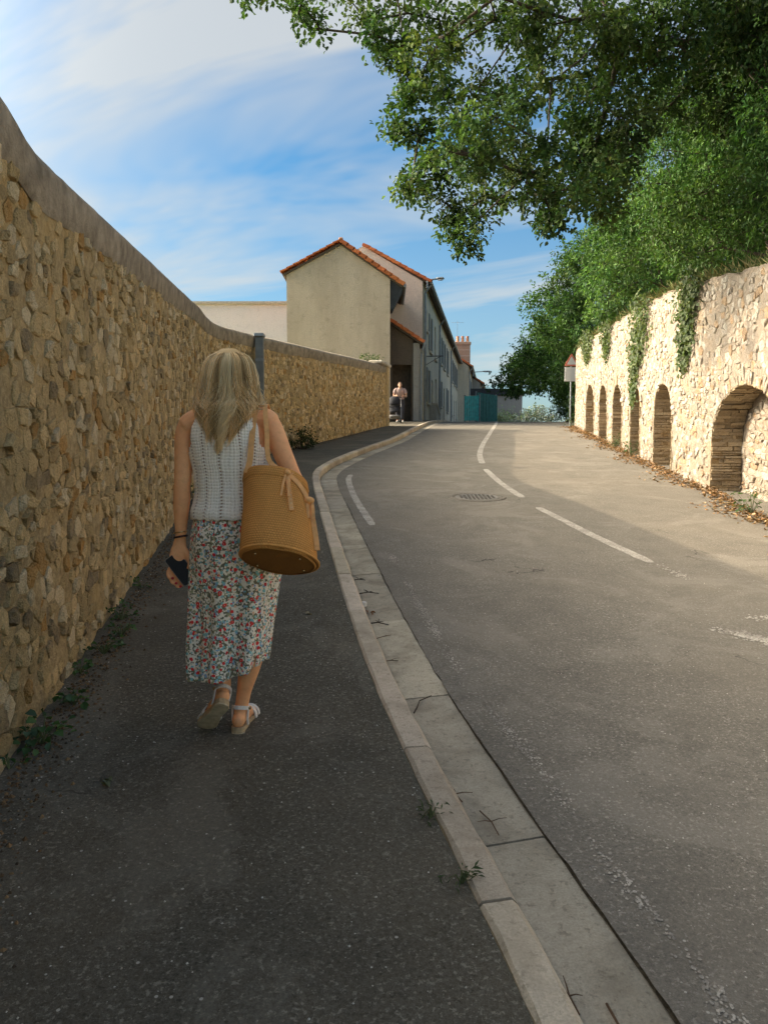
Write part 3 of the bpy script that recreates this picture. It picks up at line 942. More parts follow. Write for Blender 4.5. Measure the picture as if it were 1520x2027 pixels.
def brick_vf(s_a, s_b, h_a, h_b, n0, n1, rot=0, c=None):
    pass
# thin voussoirs round each arch
for a in ARCH:
    s0, s1, sp, top = a; c = (s0 + s1) / 2; r = (s1 - s0) / 2; rise = top - sp
    nv = int(max(9, (r + rise) * 1.5 / .085))
    for i in range(nv):
        t0, t1 = math.pi * (i + .06) / nv, math.pi * (i + .94) / nv
        dl = rg.uniform(.13, .24); q = []
        for t, gr in ((t0, 0), (t1, 0), (t1, dl), (t0, dl)):
            q.append((c - (r + gr) * math.cos(t), sp + (rise + gr) * math.sin(t)))
        poly = np.array(q)
        Vq, Fq = stone_vf(poly, rg, .006, rg.uniform(.012, .03))
        stones.append((RF(Vq), Fq, r_tint(), .02))
    for i in range(int(nv * 1.3)):
        t0, t1 = math.pi * (i + .05) / (nv * 1.3), math.pi * (i + .95) / (nv * 1.3); cut = rg.uniform(-.30, -.10)
        for n0, n1 in ((.010, cut), (cut - .01, -.41)):
            b = rg.uniform(-.006, .022); V = []
            for t in (t0, t1):
                for gr, nn in ((.05, n0), (-b, n0), (-b * rg.uniform(.6, 1.4), n1), (.05, n1)): V.append((c - (r + gr) * math.cos(t), sp + (rise + gr) * math.sin(t), nn + rg.normal(0, .006)))
            stones.append((RF(V), [[0, 1, 2, 3], [7, 6, 5, 4], [0, 4, 5, 1], [1, 5, 6, 2], [2, 6, 7, 3], [3, 7, 4, 0]], np.array([.44, .34, .21]) * rg.uniform(.6, 1.15), .015))
    # jamb stones: flat slabs bedded in the reveal, seen edge on
    for side, s_ in ((1, s0), (-1, s1)):
        h = 0.0
        while h < sp:
            t = rg.uniform(.025, .075); cut = rg.uniform(-.30, -.10)
            for n0, n1 in ((.012, cut), (cut - .01, -.41)):
                b = rg.uniform(-.004, .035) * side
                V = []
                for hh_, ins in ((h + .008, 0), (h + t - .006, 0)):
                    for ss_, nn in ((s_ - side * .05, n0), (s_ + b, n0), (s_ + b * rg.uniform(.6, 1.4), n1), (s_ - side * .05, n1)): V.append((ss_, hh_, nn + rg.normal(0, .006)))
                F = [[0, 1, 2, 3], [7, 6, 5, 4], [0, 4, 5, 1], [1, 5, 6, 2], [2, 6, 7, 3], [3, 7, 4, 0]]
                if side > 0: F = [f[::-1] for f in F]
                stones.append((RF(V), F, np.array([.44, .34, .21]) * rg.uniform(.6, 1.15), .02))
            h += t
# stones of the blind back of the big arch
for a in ARCH[:2]:
    s0, s1, sp, top = a
    P2 = courses(s1 - s0, top, .085, lambda s_, h: .20, 31)
    for P, c in zip(P2, vor_cells(P2, 2.2, None)):
        if c is None or rg.random() < .12: continue
        poly = c.copy(); poly[:, 0] = np.clip(poly[:, 0] + s0, s0 + .02, s1 - .02); poly[:, 1] = np.clip(poly[:, 1], 0, top)
        if not in_arch(s0 + P[0], P[1], -.05) or min(np.ptp(poly, axis=0)) < .03: continue
        Vq, Fq = stone_vf(poly, rg, rg.uniform(.006, .02), rg.uniform(.008, .028)); Vq[:, 2] -= DEP
        stones.append((RF(Vq), [f[::-1] for f in Fq], r_tint(), .03))
lay_stones(rwall, stones, MAT['rubble_pale'])
# wall head and the ground it holds back
V, F = [], []
cs = np.arange(RS0, RS1 + .01, .2); cs[-1] = RS1
for s_ in cs:
    p = RWALL.pos(s_); r = RWALL.right(s_); t = rw_top(s_)
    for n_, h in ((-.01, -.02), (.05, .0), (.40, .02), (.45, -.3)):
        V.append((p[0] + r[0] * n_, p[1] + r[1] * n_, zg(p[1]) + RZ + t + h))
F = [[i * 4 + k, i * 4 + k + 1, (i + 1) * 4 + k + 1, (i + 1) * 4 + k] for i in range(len(cs) - 1) for k in range(3)]
put('wall_head', V, F, MAT['mortar_pale'], rwall)
# the wall's far end returns into the bank
e = RWALL.pos(RS1); et = RWALL.tan(RS1); er = RWALL.right(RS1)
Mx = Matrix(((er[0], et[0], 0, e[0]), (er[1], et[1], 0, e[1]), (0, 0, 1, zg(e[1])), (0, 0, 0, 1)))
Geo().box(.01, 1.2, -.25, .03, -.4, 2.62, Mx, .03).put('end_return', MAT['mortar_pale'], rwall)
V = []
bys = np.arange(-6, 75, 1.0)
for y in bys:
    for k, dx in enumerate((.40, 1.5, 4, 9, 20, 45)):
        if y < 27.3:
            s_ = RWALL.at_y(y); x = RWALL.pos(s_)[0] + dx; h = rw_top(s_) - .22 + [0, .25, .6, .9, 1.2, 1.2][k]
        else:
            x = 7.2 + .148 * (y - 27.3) + dx; f_ = sstep(27.3, 31, y)
            h = (2.5 + [0, .25, .6, .9, 1.2, 1.2][k]) * (1 - f_) + f_ * [-.25, .35, 1.1, 1.6, 1.8, 1.8][k]
        V.append((x, y, zg(y) + h))
F = [[j * 6 + i, j * 6 + i + 1, (j + 1) * 6 + i + 1, (j + 1) * 6 + i] for j in range(len(bys) - 1) for i in range(5)]
put('bank', V, F, MAT['earth'], kind='structure', smooth=True)
# ------------------------------------------------------------------ houses
AY = 31.5                                   # depth of the near gable
gz = zg(AY)
def poly_wall(g, pts, d):
    """flat wall outline (list of 3D points) given a thickness vector d"""
    n = len(pts); A = [Vector(p) for p in pts]; B = [p + Vector(d) for p in A]
    g.add(A + B, [list(range(n)), list(range(2 * n - 1, n - 1, -1))] + [[i, n + i, n + (i + 1) % n, (i + 1) % n] for i in range(n)])
    return g
def verge_tiles(root, a, b, n, width, depth_dir, thick=.09, name='verge_tile'):
    """row of overlapping tiles covering a gable edge from a up to b; each tile a part"""
    a, b = Vector(a), Vector(b); d = (b - a) / n; dd = Vector(depth_dir)
    up = Vector((0, 0, 1)); nrm = dd.cross(d).normalized()
    if nrm.z < 0: nrm = -nrm
    for i in range(n):
        p = a + d * (i - .12); q = a + d * (i + 1.04)
        lift0, lift1 = .05, .015
        V = [p - dd * .04 + nrm * (lift0 - thick), p - dd * .04 + nrm * lift0, p + dd * width + nrm * (lift0 + .02), p + dd * width + nrm * (lift0 - thick),
             q - dd * .04 + nrm * (lift1 - thick), q - dd * .04 + nrm * lift1, q + dd * width + nrm * (lift1 + .02), q + dd * width + nrm * (lift1 - thick)]
        F = [[0, 1, 2, 3], [7, 6, 5, 4], [0, 4, 5, 1], [1, 5, 6, 2], [2, 6, 7, 3], [3, 7, 4, 0]]
        t = random.uniform(.75, 1.2)
        put(name, V, F, MAT['roof_tile'], root, cols=np.tile((t, t * random.uniform(.9, 1.05), t * .95), (8, 1)), origin=p)
def roof_slope(root, a, b, depth, name='roof_slope', course=.33, colw=.24):
    """a tiled slope from eave line a (front point) to ridge b (front point), running back by `depth`; the tile courses are modelled"""
    a, b, dd = Vector(a), Vector(b), Vector(depth)
    n = max(2, int((b - a).length / course)); m = max(2, int(dd.length / colw))
    nrm = dd.cross(b - a).normalized()
    if nrm.z < 0: nrm = -nrm
    g = Geo()
    for i in range(n):
        for j in range(m):
            p = a + (b - a) * (i / n); q = a + (b - a) * ((i + 1.08) / n)
            e0, e1 = dd * (j / m), dd * ((j + .96) / m); mid = dd * ((j + .35) / m)
            t = random.uniform(.72, 1.18)
            g.add([p + e0 + nrm * .03, p + mid + nrm * .075, p + e1 + nrm * .035, q + e0, q + mid + nrm * .045, q + e1, p + e0 - nrm * .01, p + e1 - nrm * .01],
                  [[0, 1, 4, 3], [1, 2, 5, 4], [0, 6, 7, 2, 1]], (t, t * .97, t * .95))
    o = g.put(name, MAT['roof_tile'], root, 'stuff', tint=True)
    s = Geo(); u = nrm * -.03
    poly_wall(s, [a + u, b + u, b + u + dd, a + u + dd], nrm * -.08)
    s.put('roof_deck', MAT['timber_dark'], root)
    return o

# ---- the near house: blank tan gable over the rubble wall
ha = thing('gable_house', 'tan roughcast house whose blank gable end rises above the rubble wall', 'house', (-1.8, AY, gz))
zl, zr, zp = 8.90, 8.66, 10.0
g = Geo()
poly_wall(g, [(-3.92, AY, gz - .4), (.245, AY, gz - .4), (.245, AY, zr), (-1.72, AY, zp), (-3.92, AY, zl)], (0, .3, 0))
g.put('gable_wall', MAT['render_tan'], ha)
AB = AY + 3.6                               # back of the house
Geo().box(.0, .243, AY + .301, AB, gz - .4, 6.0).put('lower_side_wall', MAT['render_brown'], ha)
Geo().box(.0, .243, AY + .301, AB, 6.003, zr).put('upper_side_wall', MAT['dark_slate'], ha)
Geo().box(-3.92, -3.65, AY + .301, AB, gz - .4, zl).put('side_wall', MAT['render_tan'], ha)
# overhanging right slope with its verge and a dark triangle added under the eave
RE = (.80, AY - .10, 8.36)
roof_slope(ha, RE, (-1.72, AY - .10, zp + .06), (0, AB - AY + .1, 0))
roof_slope(ha, (-4.10, AY - .10, 8.80), (-1.72, AY - .10, zp + .06), (0, AB - AY + .1, 0), 'roof_slope')
verge_tiles(ha, (.80, AY - .16, 8.42), (-1.70, AY - .16, zp + .12), 10, .30, (0, 1, 0), .14)
verge_tiles(ha, (-4.12, AY - .16, 8.86), (-1.74, AY - .16, zp + .12), 9, .25, (0, 1, 0), .05)
poly_wall(Geo(), [(.248, AY + .05, 8.60), (.78, AY + .05, 8.30), (.34, AY + .05, 7.42), (.248, AY + .05, 7.40)], (0, .9, 0)).put('eave_dark_panel', MAT['dark_slate'], ha)
Geo().box(-1.80, -1.64, AY - .2, AB, zp + .09, zp + .20, None, .02).put('ridge', MAT['terracotta'], ha)
Geo().tube([(.84, AY - .1, 8.33), (.84, AB, 8.33)], .06, 8).put('gutter_pipe', MAT['zinc'], ha)

# ---- lean-to in the gap: low tiled roof over a dark opening added in place of a diagonal shadow
LY = 32.6
lt = thing('lean_to', 'dark lean-to with a small tiled roof between the near gable and the terrace', 'lean-to', (.9, LY, zg(LY)))
lz = zg(LY)
g = Geo()
for x0, x1, z0, z1 in ((.25, .36, lz - .4, 6.9), (1.16, 1.22, lz - .4, 6.3), (.362, 1.158, lz + 2.35, 6.6)):
    g.box(x0, x1, LY, LY + .25, z0, z1)
poly_wall(g, [(.25, LY + .02, 6.6), (1.22, LY + .02, 6.28), (1.22, LY + .02, 6.45), (.25, LY + .02, 7.08)], (0, .2, 0))
g.put('front_wall', MAT['render_brown'], lt)
Geo().box(.362, 1.158, LY + .6, LY + .7, lz - .3, lz + 2.4).put('shadow_opening_back', MAT['timber_dark'], lt)
Geo().box(1.222, 1.50, LY - .06, LY + .3, lz - .4, 6.22, None, .01).put('pilaster', MAT['render_grey'], lt)
Geo().box(1.50, 1.64, LY + .1, LY + 2.6, lz - .4, 6.0).put('road_side_wall', MAT['render_greygreen'], lt)
roof_slope(lt, (1.62, LY - .25, 6.22), (.25, LY - .25, 7.12), (0, 2.7, 0))
verge_tiles(lt, (1.66, LY - .30, 6.26), (.27, LY - .30, 7.18), 6, .25, (0, 1, 0), .12)
Geo().tube([(1.68, LY - .3, 6.18), (1.68, LY + 2.4, 6.18)], .065, 8).put('gutter_pipe', MAT['zinc'], lt)
Geo().tube([(1.68, LY - .25, 6.14), (1.62, LY - .22, 5.9), (1.56, LY - .14, 5.75), (1.56, LY - .12, lz)], .045, 8).put('downpipe', MAT['zinc'], lt)

# ---- the terrace: fronts run back along one line
TD = Vector((.1465, 1.0, 0)).normalized()            # direction of the fronts
TN = Vector((TD.y, -TD.x, 0))                        # out of the fronts, towards the road
T0 = Vector((1.76, 35.0, 0))
def tp(d, n=0.0, z=0.0):
    p = T0 + TD * d + TN * n; return Vector((p.x, p.y, z))
def terrace_house(name, label, d0, d1, eave, ridge, mat, floors, opens, depth=7.0, gable=False, hide_roof=False, n_off=0.0):
    base = tp(d0, n_off, zg(tp(d0).y))
    root = thing(name, label, 'house', base, 'terraced houses along the left of the street')
    zb = zg(tp(d0).y) - .5
    # front with real openings: a grid of panels left out where windows and doors are
    ds = sorted({d0, d1, *[o[0] for o in opens], *[o[1] for o in opens]})
    zs = sorted({zb, eave, *[o[2] for o in opens], *[o[3] for o in opens]})
    g = Geo()
    for i in range(len(ds) - 1):
        for j in range(len(zs) - 1):
            cd, cz = (ds[i] + ds[i + 1]) / 2, (zs[j] + zs[j + 1]) / 2
            if any(o[0] < cd < o[1] and o[2] < cz < o[3] for o in opens): continue
            g.add([tp(ds[i], n_off, zs[j]), tp(ds[i + 1], n_off, zs[j]), tp(ds[i + 1], n_off, zs[j + 1]), tp(ds[i], n_off, zs[j + 1])], [[0, 3, 2, 1]])
    for o in opens:      # reveals
        a, b, c, d = o[:4]
        q = [tp(a, n_off, c), tp(b, n_off, c), tp(b, n_off, d), tp(a, n_off, d)]; r = [p - TN * .22 for p in q]
        g.add(q + r, [[i, (i + 1) % 4, 4 + (i + 1) % 4, 4 + i] for i in range(4)])
    poly_wall(g, [tp(d0, n_off - .02, zb), tp(d0, n_off - depth, zb), tp(d0, n_off - depth, eave), tp(d0, n_off - depth / 2, ridge), tp(d0, n_off - .02, eave)], TD * .2)
    poly_wall(g, [tp(d1, n_off - .02, zb), tp(d1, n_off - depth, zb), tp(d1, n_off - depth, eave), tp(d1, n_off - depth / 2, ridge), tp(d1, n_off - .02, eave)], TD * -.2)
    g.put('walls', MAT[mat], root)
    for o in opens:
        a, b, c, d = o[:4]; kind = o[4]
        if kind == 'w':
            f = Geo()
            for (a0, b0, c0, d0_) in ((a, b, c, c + .07), (a, b, d - .07, d), (a, a + .06, c + .07, d - .07), (b - .06, b, c + .07, d - .07), ((a + b) / 2 - .03, (a + b) / 2 + .03, c + .07, d - .07)):
                poly_wall(f, [tp(a0, n_off - .13, c0), tp(b0, n_off - .13, c0), tp(b0, n_off - .13, d0_), tp(a0, n_off - .13, d0_)], TN * -.06)
            w = f.put('window', MAT['frame_white'], root)
            gl = Geo(); poly_wall(gl, [tp(a, n_off - .16, c), tp(b, n_off - .16, c), tp(b, n_off - .16, d), tp(a, n_off - .16, d)], TN * -.01)
            gl.put('pane', MAT['window_glass'], w)
            sl = Geo(); poly_wall(sl, [tp(a - .08, n_off + .002, c - .12), tp(b + .08, n_off + .002, c - .12), tp(b + .08, n_off + .002, c - .01), tp(a - .08, n_off + .002, c - .01)], TN * .10)
            sl.put('sill', MAT['cap_stone'], w)
            if len(o) > 5:
                for sa, sb in ((a - (b - a) * .5 - .02, a - .02), (b + .02, b + (b - a) * .5 + .02)):
                    s_ = Geo(); poly_wall(s_, [tp(sa, n_off + .012, c), tp(sb, n_off + .012, c), tp(sb, n_off + .012, d), tp(sa, n_off + .012, d)], TN * .04)
                    s_.put('shutter', MAT['shutter_grey'], root)
        else:
            dd_ = Geo(); poly_wall(dd_, [tp(a, n_off - .17, c), tp(b, n_off - .17, c), tp(b, n_off - .17, d), tp(a, n_off - .17, d)], TN * -.05)
            dr = dd_.put('door', MAT['door_brown'], root)
            Geo().box(*sorted((tp(a + .12).x - .02, tp(a + .12).x + .03)), tp(a + .12).y - .03, tp(a + .12).y + .03, c + 1.0, c + 1.06).put('handle', MAT['iron'], dr)
    roof_slope(root, tp(d0, n_off + .28, eave - .02), tp(d0, n_off - depth / 2, ridge), TD * (d1 - d0), course=.5, colw=.4)
    roof_slope(root, tp(d0, n_off - depth - .2, eave - .02), tp(d0, n_off - depth / 2, ridge), TD * (d1 - d0), course=.5, colw=.5)
    if gable: verge_tiles(root, tp(d0 - .1, n_off + .34, eave + .02), tp(d0 - .1, n_off - depth / 2, ridge + .08), gable, .28, TD, .12)
    Geo().tube([tp(d0, n_off + .34, eave - .04), tp(d1, n_off + .34, eave - .04)], .075, 8).put('gutter_pipe', MAT['zinc'], root)
    Geo().tube([tp(d0 + .25, n_off + .33, eave - .08), tp(d0 + .25, n_off + .07, eave - .45), tp(d0 + .25, n_off + .07, zb)], .05, 8).put('downpipe', MAT['zinc'], root)
    return root
e0 = 9.28
z1 = zg(36)
tb = terrace_house('terraced_house', 'nearest terraced house, its pinkish gable end showing above the lean-to', 0.0, 9.0, e0, 10.95, 'render_greygreen', 2,
    [(1.2, 1.9, z1 + 4.2, z1 + 5.2, 'w'), (3.2, 4.2, z1 + 3.5, z1 + 5.2, 'w', 1), (6.3, 7.3, z1 + 3.5, z1 + 5.2, 'w'), (2.0, 3.0, z1 + .9, z1 + 2.5, 'w', 1), (4.6, 5.5, z1 - .0, z1 + 2.2, 'd'), (6.9, 7.9, z1 + .9, z1 + 2.5, 'w')], depth=5.4, gable=11)
# its gable end is rendered in a paler pink
g = Geo(); poly_wall(g, [tp(-.03, -.03, z1 - .5), tp(-.03, -5.38, z1 - .5), tp(-.03, -5.38, e0), tp(-.03, -2.7, 10.92), tp(-.03, -.03, e0)], TD * .02)
g.put('gable_render', MAT['render_pinkish'], tb)
z2 = zg(46)
terrace_house('terraced_house', 'second terraced house from the gable, cream render with grey shutters', 9.02, 20.0, e0 + .02, 10.9, 'render_cream', 2,
    [(10.4, 11.4, z2 + 3.4, z2 + 5.0, 'w', 1), (13.2, 14.2, z2 + 3.4, z2 + 5.0, 'w', 1), (16.5, 17.5, z2 + 3.4, z2 + 5.0, 'w', 1), (10.4, 11.4, z2 + .9, z2 + 2.4, 'w', 1), (13.4, 14.3, z2 + .0, z2 + 2.2, 'd'), (16.5, 17.5, z2 + .9, z2 + 2.4, 'w', 1)], depth=5.4)
z3 = zg(60)
terrace_house('terraced_house', 'third terraced house along the street, grey green front', 20.02, 31.0, e0 + .05, 10.8, 'render_greygreen', 2,
    [(22, 23, z3 + 3.4, z3 + 5.0, 'w', 1), (25, 26, z3 + 3.4, z3 + 5.0, 'w', 1), (28, 29, z3 + 3.4, z3 + 5.0, 'w', 1), (22, 23, z3 + .9, z3 + 2.4, 'w'), (25.2, 26.1, z3, z3 + 2.2, 'd'), (28, 29, z3 + .9, z3 + 2.4, 'w')], depth=5.4)
far = terrace_house('terraced_house', 'farther terraced house standing forward, with a brick chimney on its roof', 31.02, 40.0, 9.0, 11.0, 'render_cream', 2,
    [(33, 34, z3 + 3.2, z3 + 4.7, 'w', 1), (36, 37, z3 + 3.2, z3 + 4.7, 'w', 1), (33, 34, z3 + .9, z3 + 2.4, 'w', 1), (35.5, 36.4, z3, z3 + 2.2, 'd')], depth=5.4, gable=9, n_off=.9)
terrace_house('terraced_house', 'last terraced house of the row, lowest roof, beside the teal fence', 40.02, 52.0, 8.4, 10.3, 'render_grey', 2,
    [(43, 44, z3 + 3.0, z3 + 4.5, 'w', 1), (47, 48, z3 + 3.0, z3 + 4.5, 'w', 1), (43, 44, z3 + .9, z3 + 2.4, 'w', 1), (47, 48, z3 + .9, z3 + 2.4, 'w', 1)], depth=5.4, gable=8, n_off=1.7)
# stepped plinth along the fronts
def chimney(root, p, w, d, z0, z1_, pots):
    c = Geo().box(p.x - w / 2, p.x + w / 2, p.y - d / 2, p.y + d / 2, z0, z1_ - .25, None, .02)
    c.box(p.x - w / 2 - .06, p.x + w / 2 + .06, p.y - d / 2 - .06, p.y + d / 2 + .06, z1_ - .25, z1_, None, .02)
    ch = c.put('chimney', MAT['brick_pale'], root)
    for i in range(pots):
        x = p.x + (i - (pots - 1) / 2) * w / pots
        Geo().tube([(x, p.y, z1_), (x, p.y, z1_ + .45), (x, p.y, z1_ + .5)], [.13, .11, .13], 10).put('chimney_pot', MAT['terracotta'], ch)
    for k in range(int((z1_ - z0) / .5)):
        Geo().box(p.x - w / 2 - .012, p.x + w / 2 + .012, p.y - d / 2 - .012, p.y + d / 2 + .012, z0 + .5 * k + .2, z0 + .5 * k + .24).put('brick_course', MAT['render_pinkish'], ch)
chimney(far, tp(31.6, .35, 0), 1.25, .6, 9.2, 11.1, 3)
ma = tp(31.6, .35, 0)
aer = thing('tv_aerial', 'thin television aerial mast rising beside the brick chimney', 'aerial', (ma.x - .45, ma.y, 10.9))
Geo().tube([(ma.x - .45, ma.y, 10.4), (ma.x - .45, ma.y, 12.9)], .013, 5).put('mast', MAT['zinc'], aer)
Geo().tube([(ma.x - .95, ma.y, 12.75), (ma.x + .1, ma.y, 12.75)], .008, 5).put('boom', MAT['zinc'], aer)
for k in range(5): Geo().tube([(ma.x - .9 + k * .22, ma.y - .28, 12.75), (ma.x - .9 + k * .22, ma.y + .28, 12.75)], .006, 4).put('rod', MAT['zinc'], aer)
# ---- the pale building behind the wall on the left
pb = thing('pale_building', 'long pale pinkish building with a flat roofline behind the rubble wall', 'building', (-9, 42, zg(42)))
Geo().box(-17, -4.4, 42, 48, zg(42) - .5, 9.62).put('walls', MAT['render_white'], pb)
Geo().box(-17.15, -4.3, 41.85, 48.1, 9.622, 9.76).put('roof_edge', MAT['cap_stone'], pb)

# ---- street lamps on brackets
def lamp(label, p, arm, z):
    r = thing('street_lamp', label, 'street lamp', p)
    Geo().tube([p, p + Vector((.05, -.02, .12)), p + Vector((arm * .55, -.05, .16))], .035, 8).put('arm', MAT['zinc'], r)
    h = Geo().tube([p + Vector((arm * .5, -.05, .17)), p + Vector((arm * .6, -.05, .18)), p + Vector((arm * .9, -.05, .19)), p + Vector((arm, -.05, .17))], [.05, .10, .11, .05], 8, True, None, .55)
    h.put('head', MAT['zinc'], r)
    Geo().box(p.x - .04, p.x + .04, p.y - .03, p.y + .06, p.z - .25, p.z + .12, None, .01).put('bracket', MAT['zinc'], r)
    Geo().box(p.x + arm * .62, p.x + arm * .92, p.y - .12, p.y + .02, p.z + .10, p.z + .135, None, .01).put('lamp_glass', MAT['sign_white'], r)
lamp('street lamp on the eave corner of the nearest terraced house', Vector((1.93, 34.9, 9.20)), .75, 0)
lamp('street lamp high on the front of the far terraced house with chimney', tp(32.5, 1.25, 8.55), 1.5, 0)
# wall lantern frame halfway up the nearest front
hang = thing('wall_bracket', 'thin iron sign bracket projecting from the nearest terraced front', 'bracket', tp(1.5, 0, zg(36) + 3.0))
b = tp(1.5, 0, zg(36) + 3.0)
Geo().tube([b, b + TN * .8], .02, 6).put('bar', MAT['iron'], hang)
Geo().tube([b + Vector((0, 0, -.4)), b + TN * .7], .014, 6).put('stay', MAT['iron'], hang)
# low splayed plinth walls by the doors
for i, (a, b_, h, lab) in enumerate(((3.3, 5.4, .75, 'low sloping plinth wall below the nearest terraced front'),)):
    pl = thing('plinth_wall', lab, 'wall', tp(a, .2, zg(tp(a).y)))
    g = Geo(); zz = zg(tp(a).y)
    poly_wall(g, [tp(a, .003, zz - .3), tp(b_, .003, zz - .3), tp(b_, .003, zz + .35), tp(a, .003, zz + h)], TN * .35)
    g.put('block', MAT['render_grey'], pl)
    g = Geo(); poly_wall(g, [tp(a - .03, .003, zz + h + .002), tp(b_ + .03, .003, zz + .352), tp(b_ + .03, .003, zz + .43), tp(a - .03, .003, zz + h + .08)], TN * .4); g.put('capping', MAT['cap_stone'], pl)

# ---- teal site fencing at the top of the street
def fence(label, x0, y0, x1, y1, h, slats, m, solid):
    z = zg(y0); r = thing('site_fence', label, 'fence', ((x0 + x1) / 2, (y0 + y1) / 2, z))
    a, b = Vector((x0, y0, z)), Vector((x1, y1, z)); d = (b - a); L = d.length; d.normalize(); nn = Vector((d.y, -d.x, 0))
    def bar(name, t0, t1, z0, z1_, n0, n1, mm):
        g = Geo(); poly_wall(g, [a + d * t0 + nn * n0 + Vector((0, 0, z0)), a + d * t1 + nn * n0 + Vector((0, 0, z0)), a + d * t1 + nn * n0 + Vector((0, 0, z1_)), a + d * t0 + nn * n0 + Vector((0, 0, z1_))], nn * (n1 - n0))
        return g.put(name, MAT[mm], r)
    for i in range(slats):
        w = L / slats
        bar('slat', i * w + w * .08, (i + 1) * w - w * .08, .08, h - random.uniform(0, .02), 0, .025 + .01 * (i % 2), m)
    for zz in (.25, h * .55, h - .15): bar('rail', 0, L, zz, zz + .06, -.045, -.004, m)
    for t in (0, L): bar('fence_post', t - .04, t + .04, -.1, h + .06, -.12, -.05, 'zinc')
    return r
fence('bright teal slatted site fence panel beside the last houses', 4.80, 46.2, 5.62, 45.8, 1.55, 7, 'teal_mesh', 1)
fence('dark teal fence panel set back between bright panel and trees', 5.72, 47.5, 7.3, 50.0, 1.85, 12, 'teal_dark', 1)
fence('narrow bright teal fence panel joining the two larger ones', 5.60, 46.6, 5.80, 47.6, 1.62, 4, 'teal_mesh', 1)
# distant low building closing the street
db = thing('distant_shed', 'small dark roofed shed far up the street behind the teal fence', 'shed', (7.3, 70, zg(70)))
Geo().box(6.2, 12.5, 70, 74, zg(70) - .3, 6.9).put('walls', MAT['render_grey'], db)
g = Geo(); poly_wall(g, [(6.0, 69.8, 6.9), (12.7, 69.8, 6.9), (12.0, 69.8, 7.5), (6.7, 69.8, 7.5)], (0, 4.4, 0)); g.put('roof', MAT['dark_slate'], db)

# ---- warning sign by the end of the arched wall
sx, sy = 6.77, 28.1; sz = zg(sy)
sg = thing('road_sign', 'triangular red bordered warning sign over a white plate on a thin post', 'road sign', (sx, sy, sz - .3))
Geo().tube([(sx, sy, sz - .4), (sx, sy, 5.12)], .03, 8).put('post', MAT['zinc'], sg)
def tri(r, z): return [(sx + r * math.sin(a), z + r * math.cos(a)) for a in (0, 2.0944, -2.0944)]
def rounded(pts, k=.12):
    o = []
    for i in range(3):
        p, a, b = Vector(pts[i]), Vector(pts[i - 1]), Vector(pts[(i + 1) % 3])
        o += [p.lerp(a, k), p.lerp(p.lerp(a, .5).lerp(p.lerp(b, .5), .5), k * .6), p.lerp(b, k)]
    return o
MY = Matrix(((1, 0, 0, 0), (0, 0, 1, 0), (0, 1, 0, 0), (0, 0, 0, 1)))
Geo().prism(rounded(tri(.31, 4.90)), MY, sy - .055, sy - .04).put('red_triangle', MAT['sign_red'], sg)
Geo().prism(rounded(tri(.20, 4.90)), MY, sy - .062, sy - .0555).put('white_field', MAT['sign_white'], sg)
Geo().box(sx - .24, sx + .24, sy - .055, sy - .04, 4.20, 4.70, None, .004).put('white_plate', MAT['sign_white'], sg)
# ------------------------------------------------------------------ vegetation
VR = np.random.default_rng(42)
def unit(v): return v / (np.linalg.norm(v, axis=-1, keepdims=True) + 1e-9)
def leaves_mesh(P, D, N, L, W, C, fold=.25, lobed=False):
    """N leaves: base points P, directions D, normals N, lengths L, widths W, colours C -> verts, faces, colours"""
    n = len(P)
    D = unit(D); S = unit(np.cross(D, N)); Nn = np.cross(S, D)
    L = L[:, None]; W = W[:, None]
    if lobed:
        v = [P, P + D * L * .35 + S * W * .42 + Nn * W * fold, P + D * L * .72 + S * W * .5 + Nn * W * fold * 1.1, P + D * L - Nn * L * .12,
             P + D * L * .72 - S * W * .5 + Nn * W * fold * 1.1, P + D * L * .35 - S * W * .42 + Nn * W * fold, P + D * L * .55]
        V = np.stack(v, 1).reshape(-1, 3); k = 7
        T = np.array([[0, 1, 6], [1, 2, 6], [2, 3, 6], [3, 4, 6], [4, 5, 6], [5, 0, 6]])
    else:
        v = [P, P + D * L * .5 + S * W * .5 + Nn * W * fold, P + D * L - Nn * L * .1, P + D * L * .5 - S * W * .5 + Nn * W * fold]
        V = np.stack(v, 1).reshape(-1, 3); k = 4
        T = np.array([[0, 1, 2], [0, 2, 3]])
    F = (np.arange(n)[:, None, None] * k + T[None]).reshape(-1, 3)
    return V, F, np.repeat(C, k, axis=0)

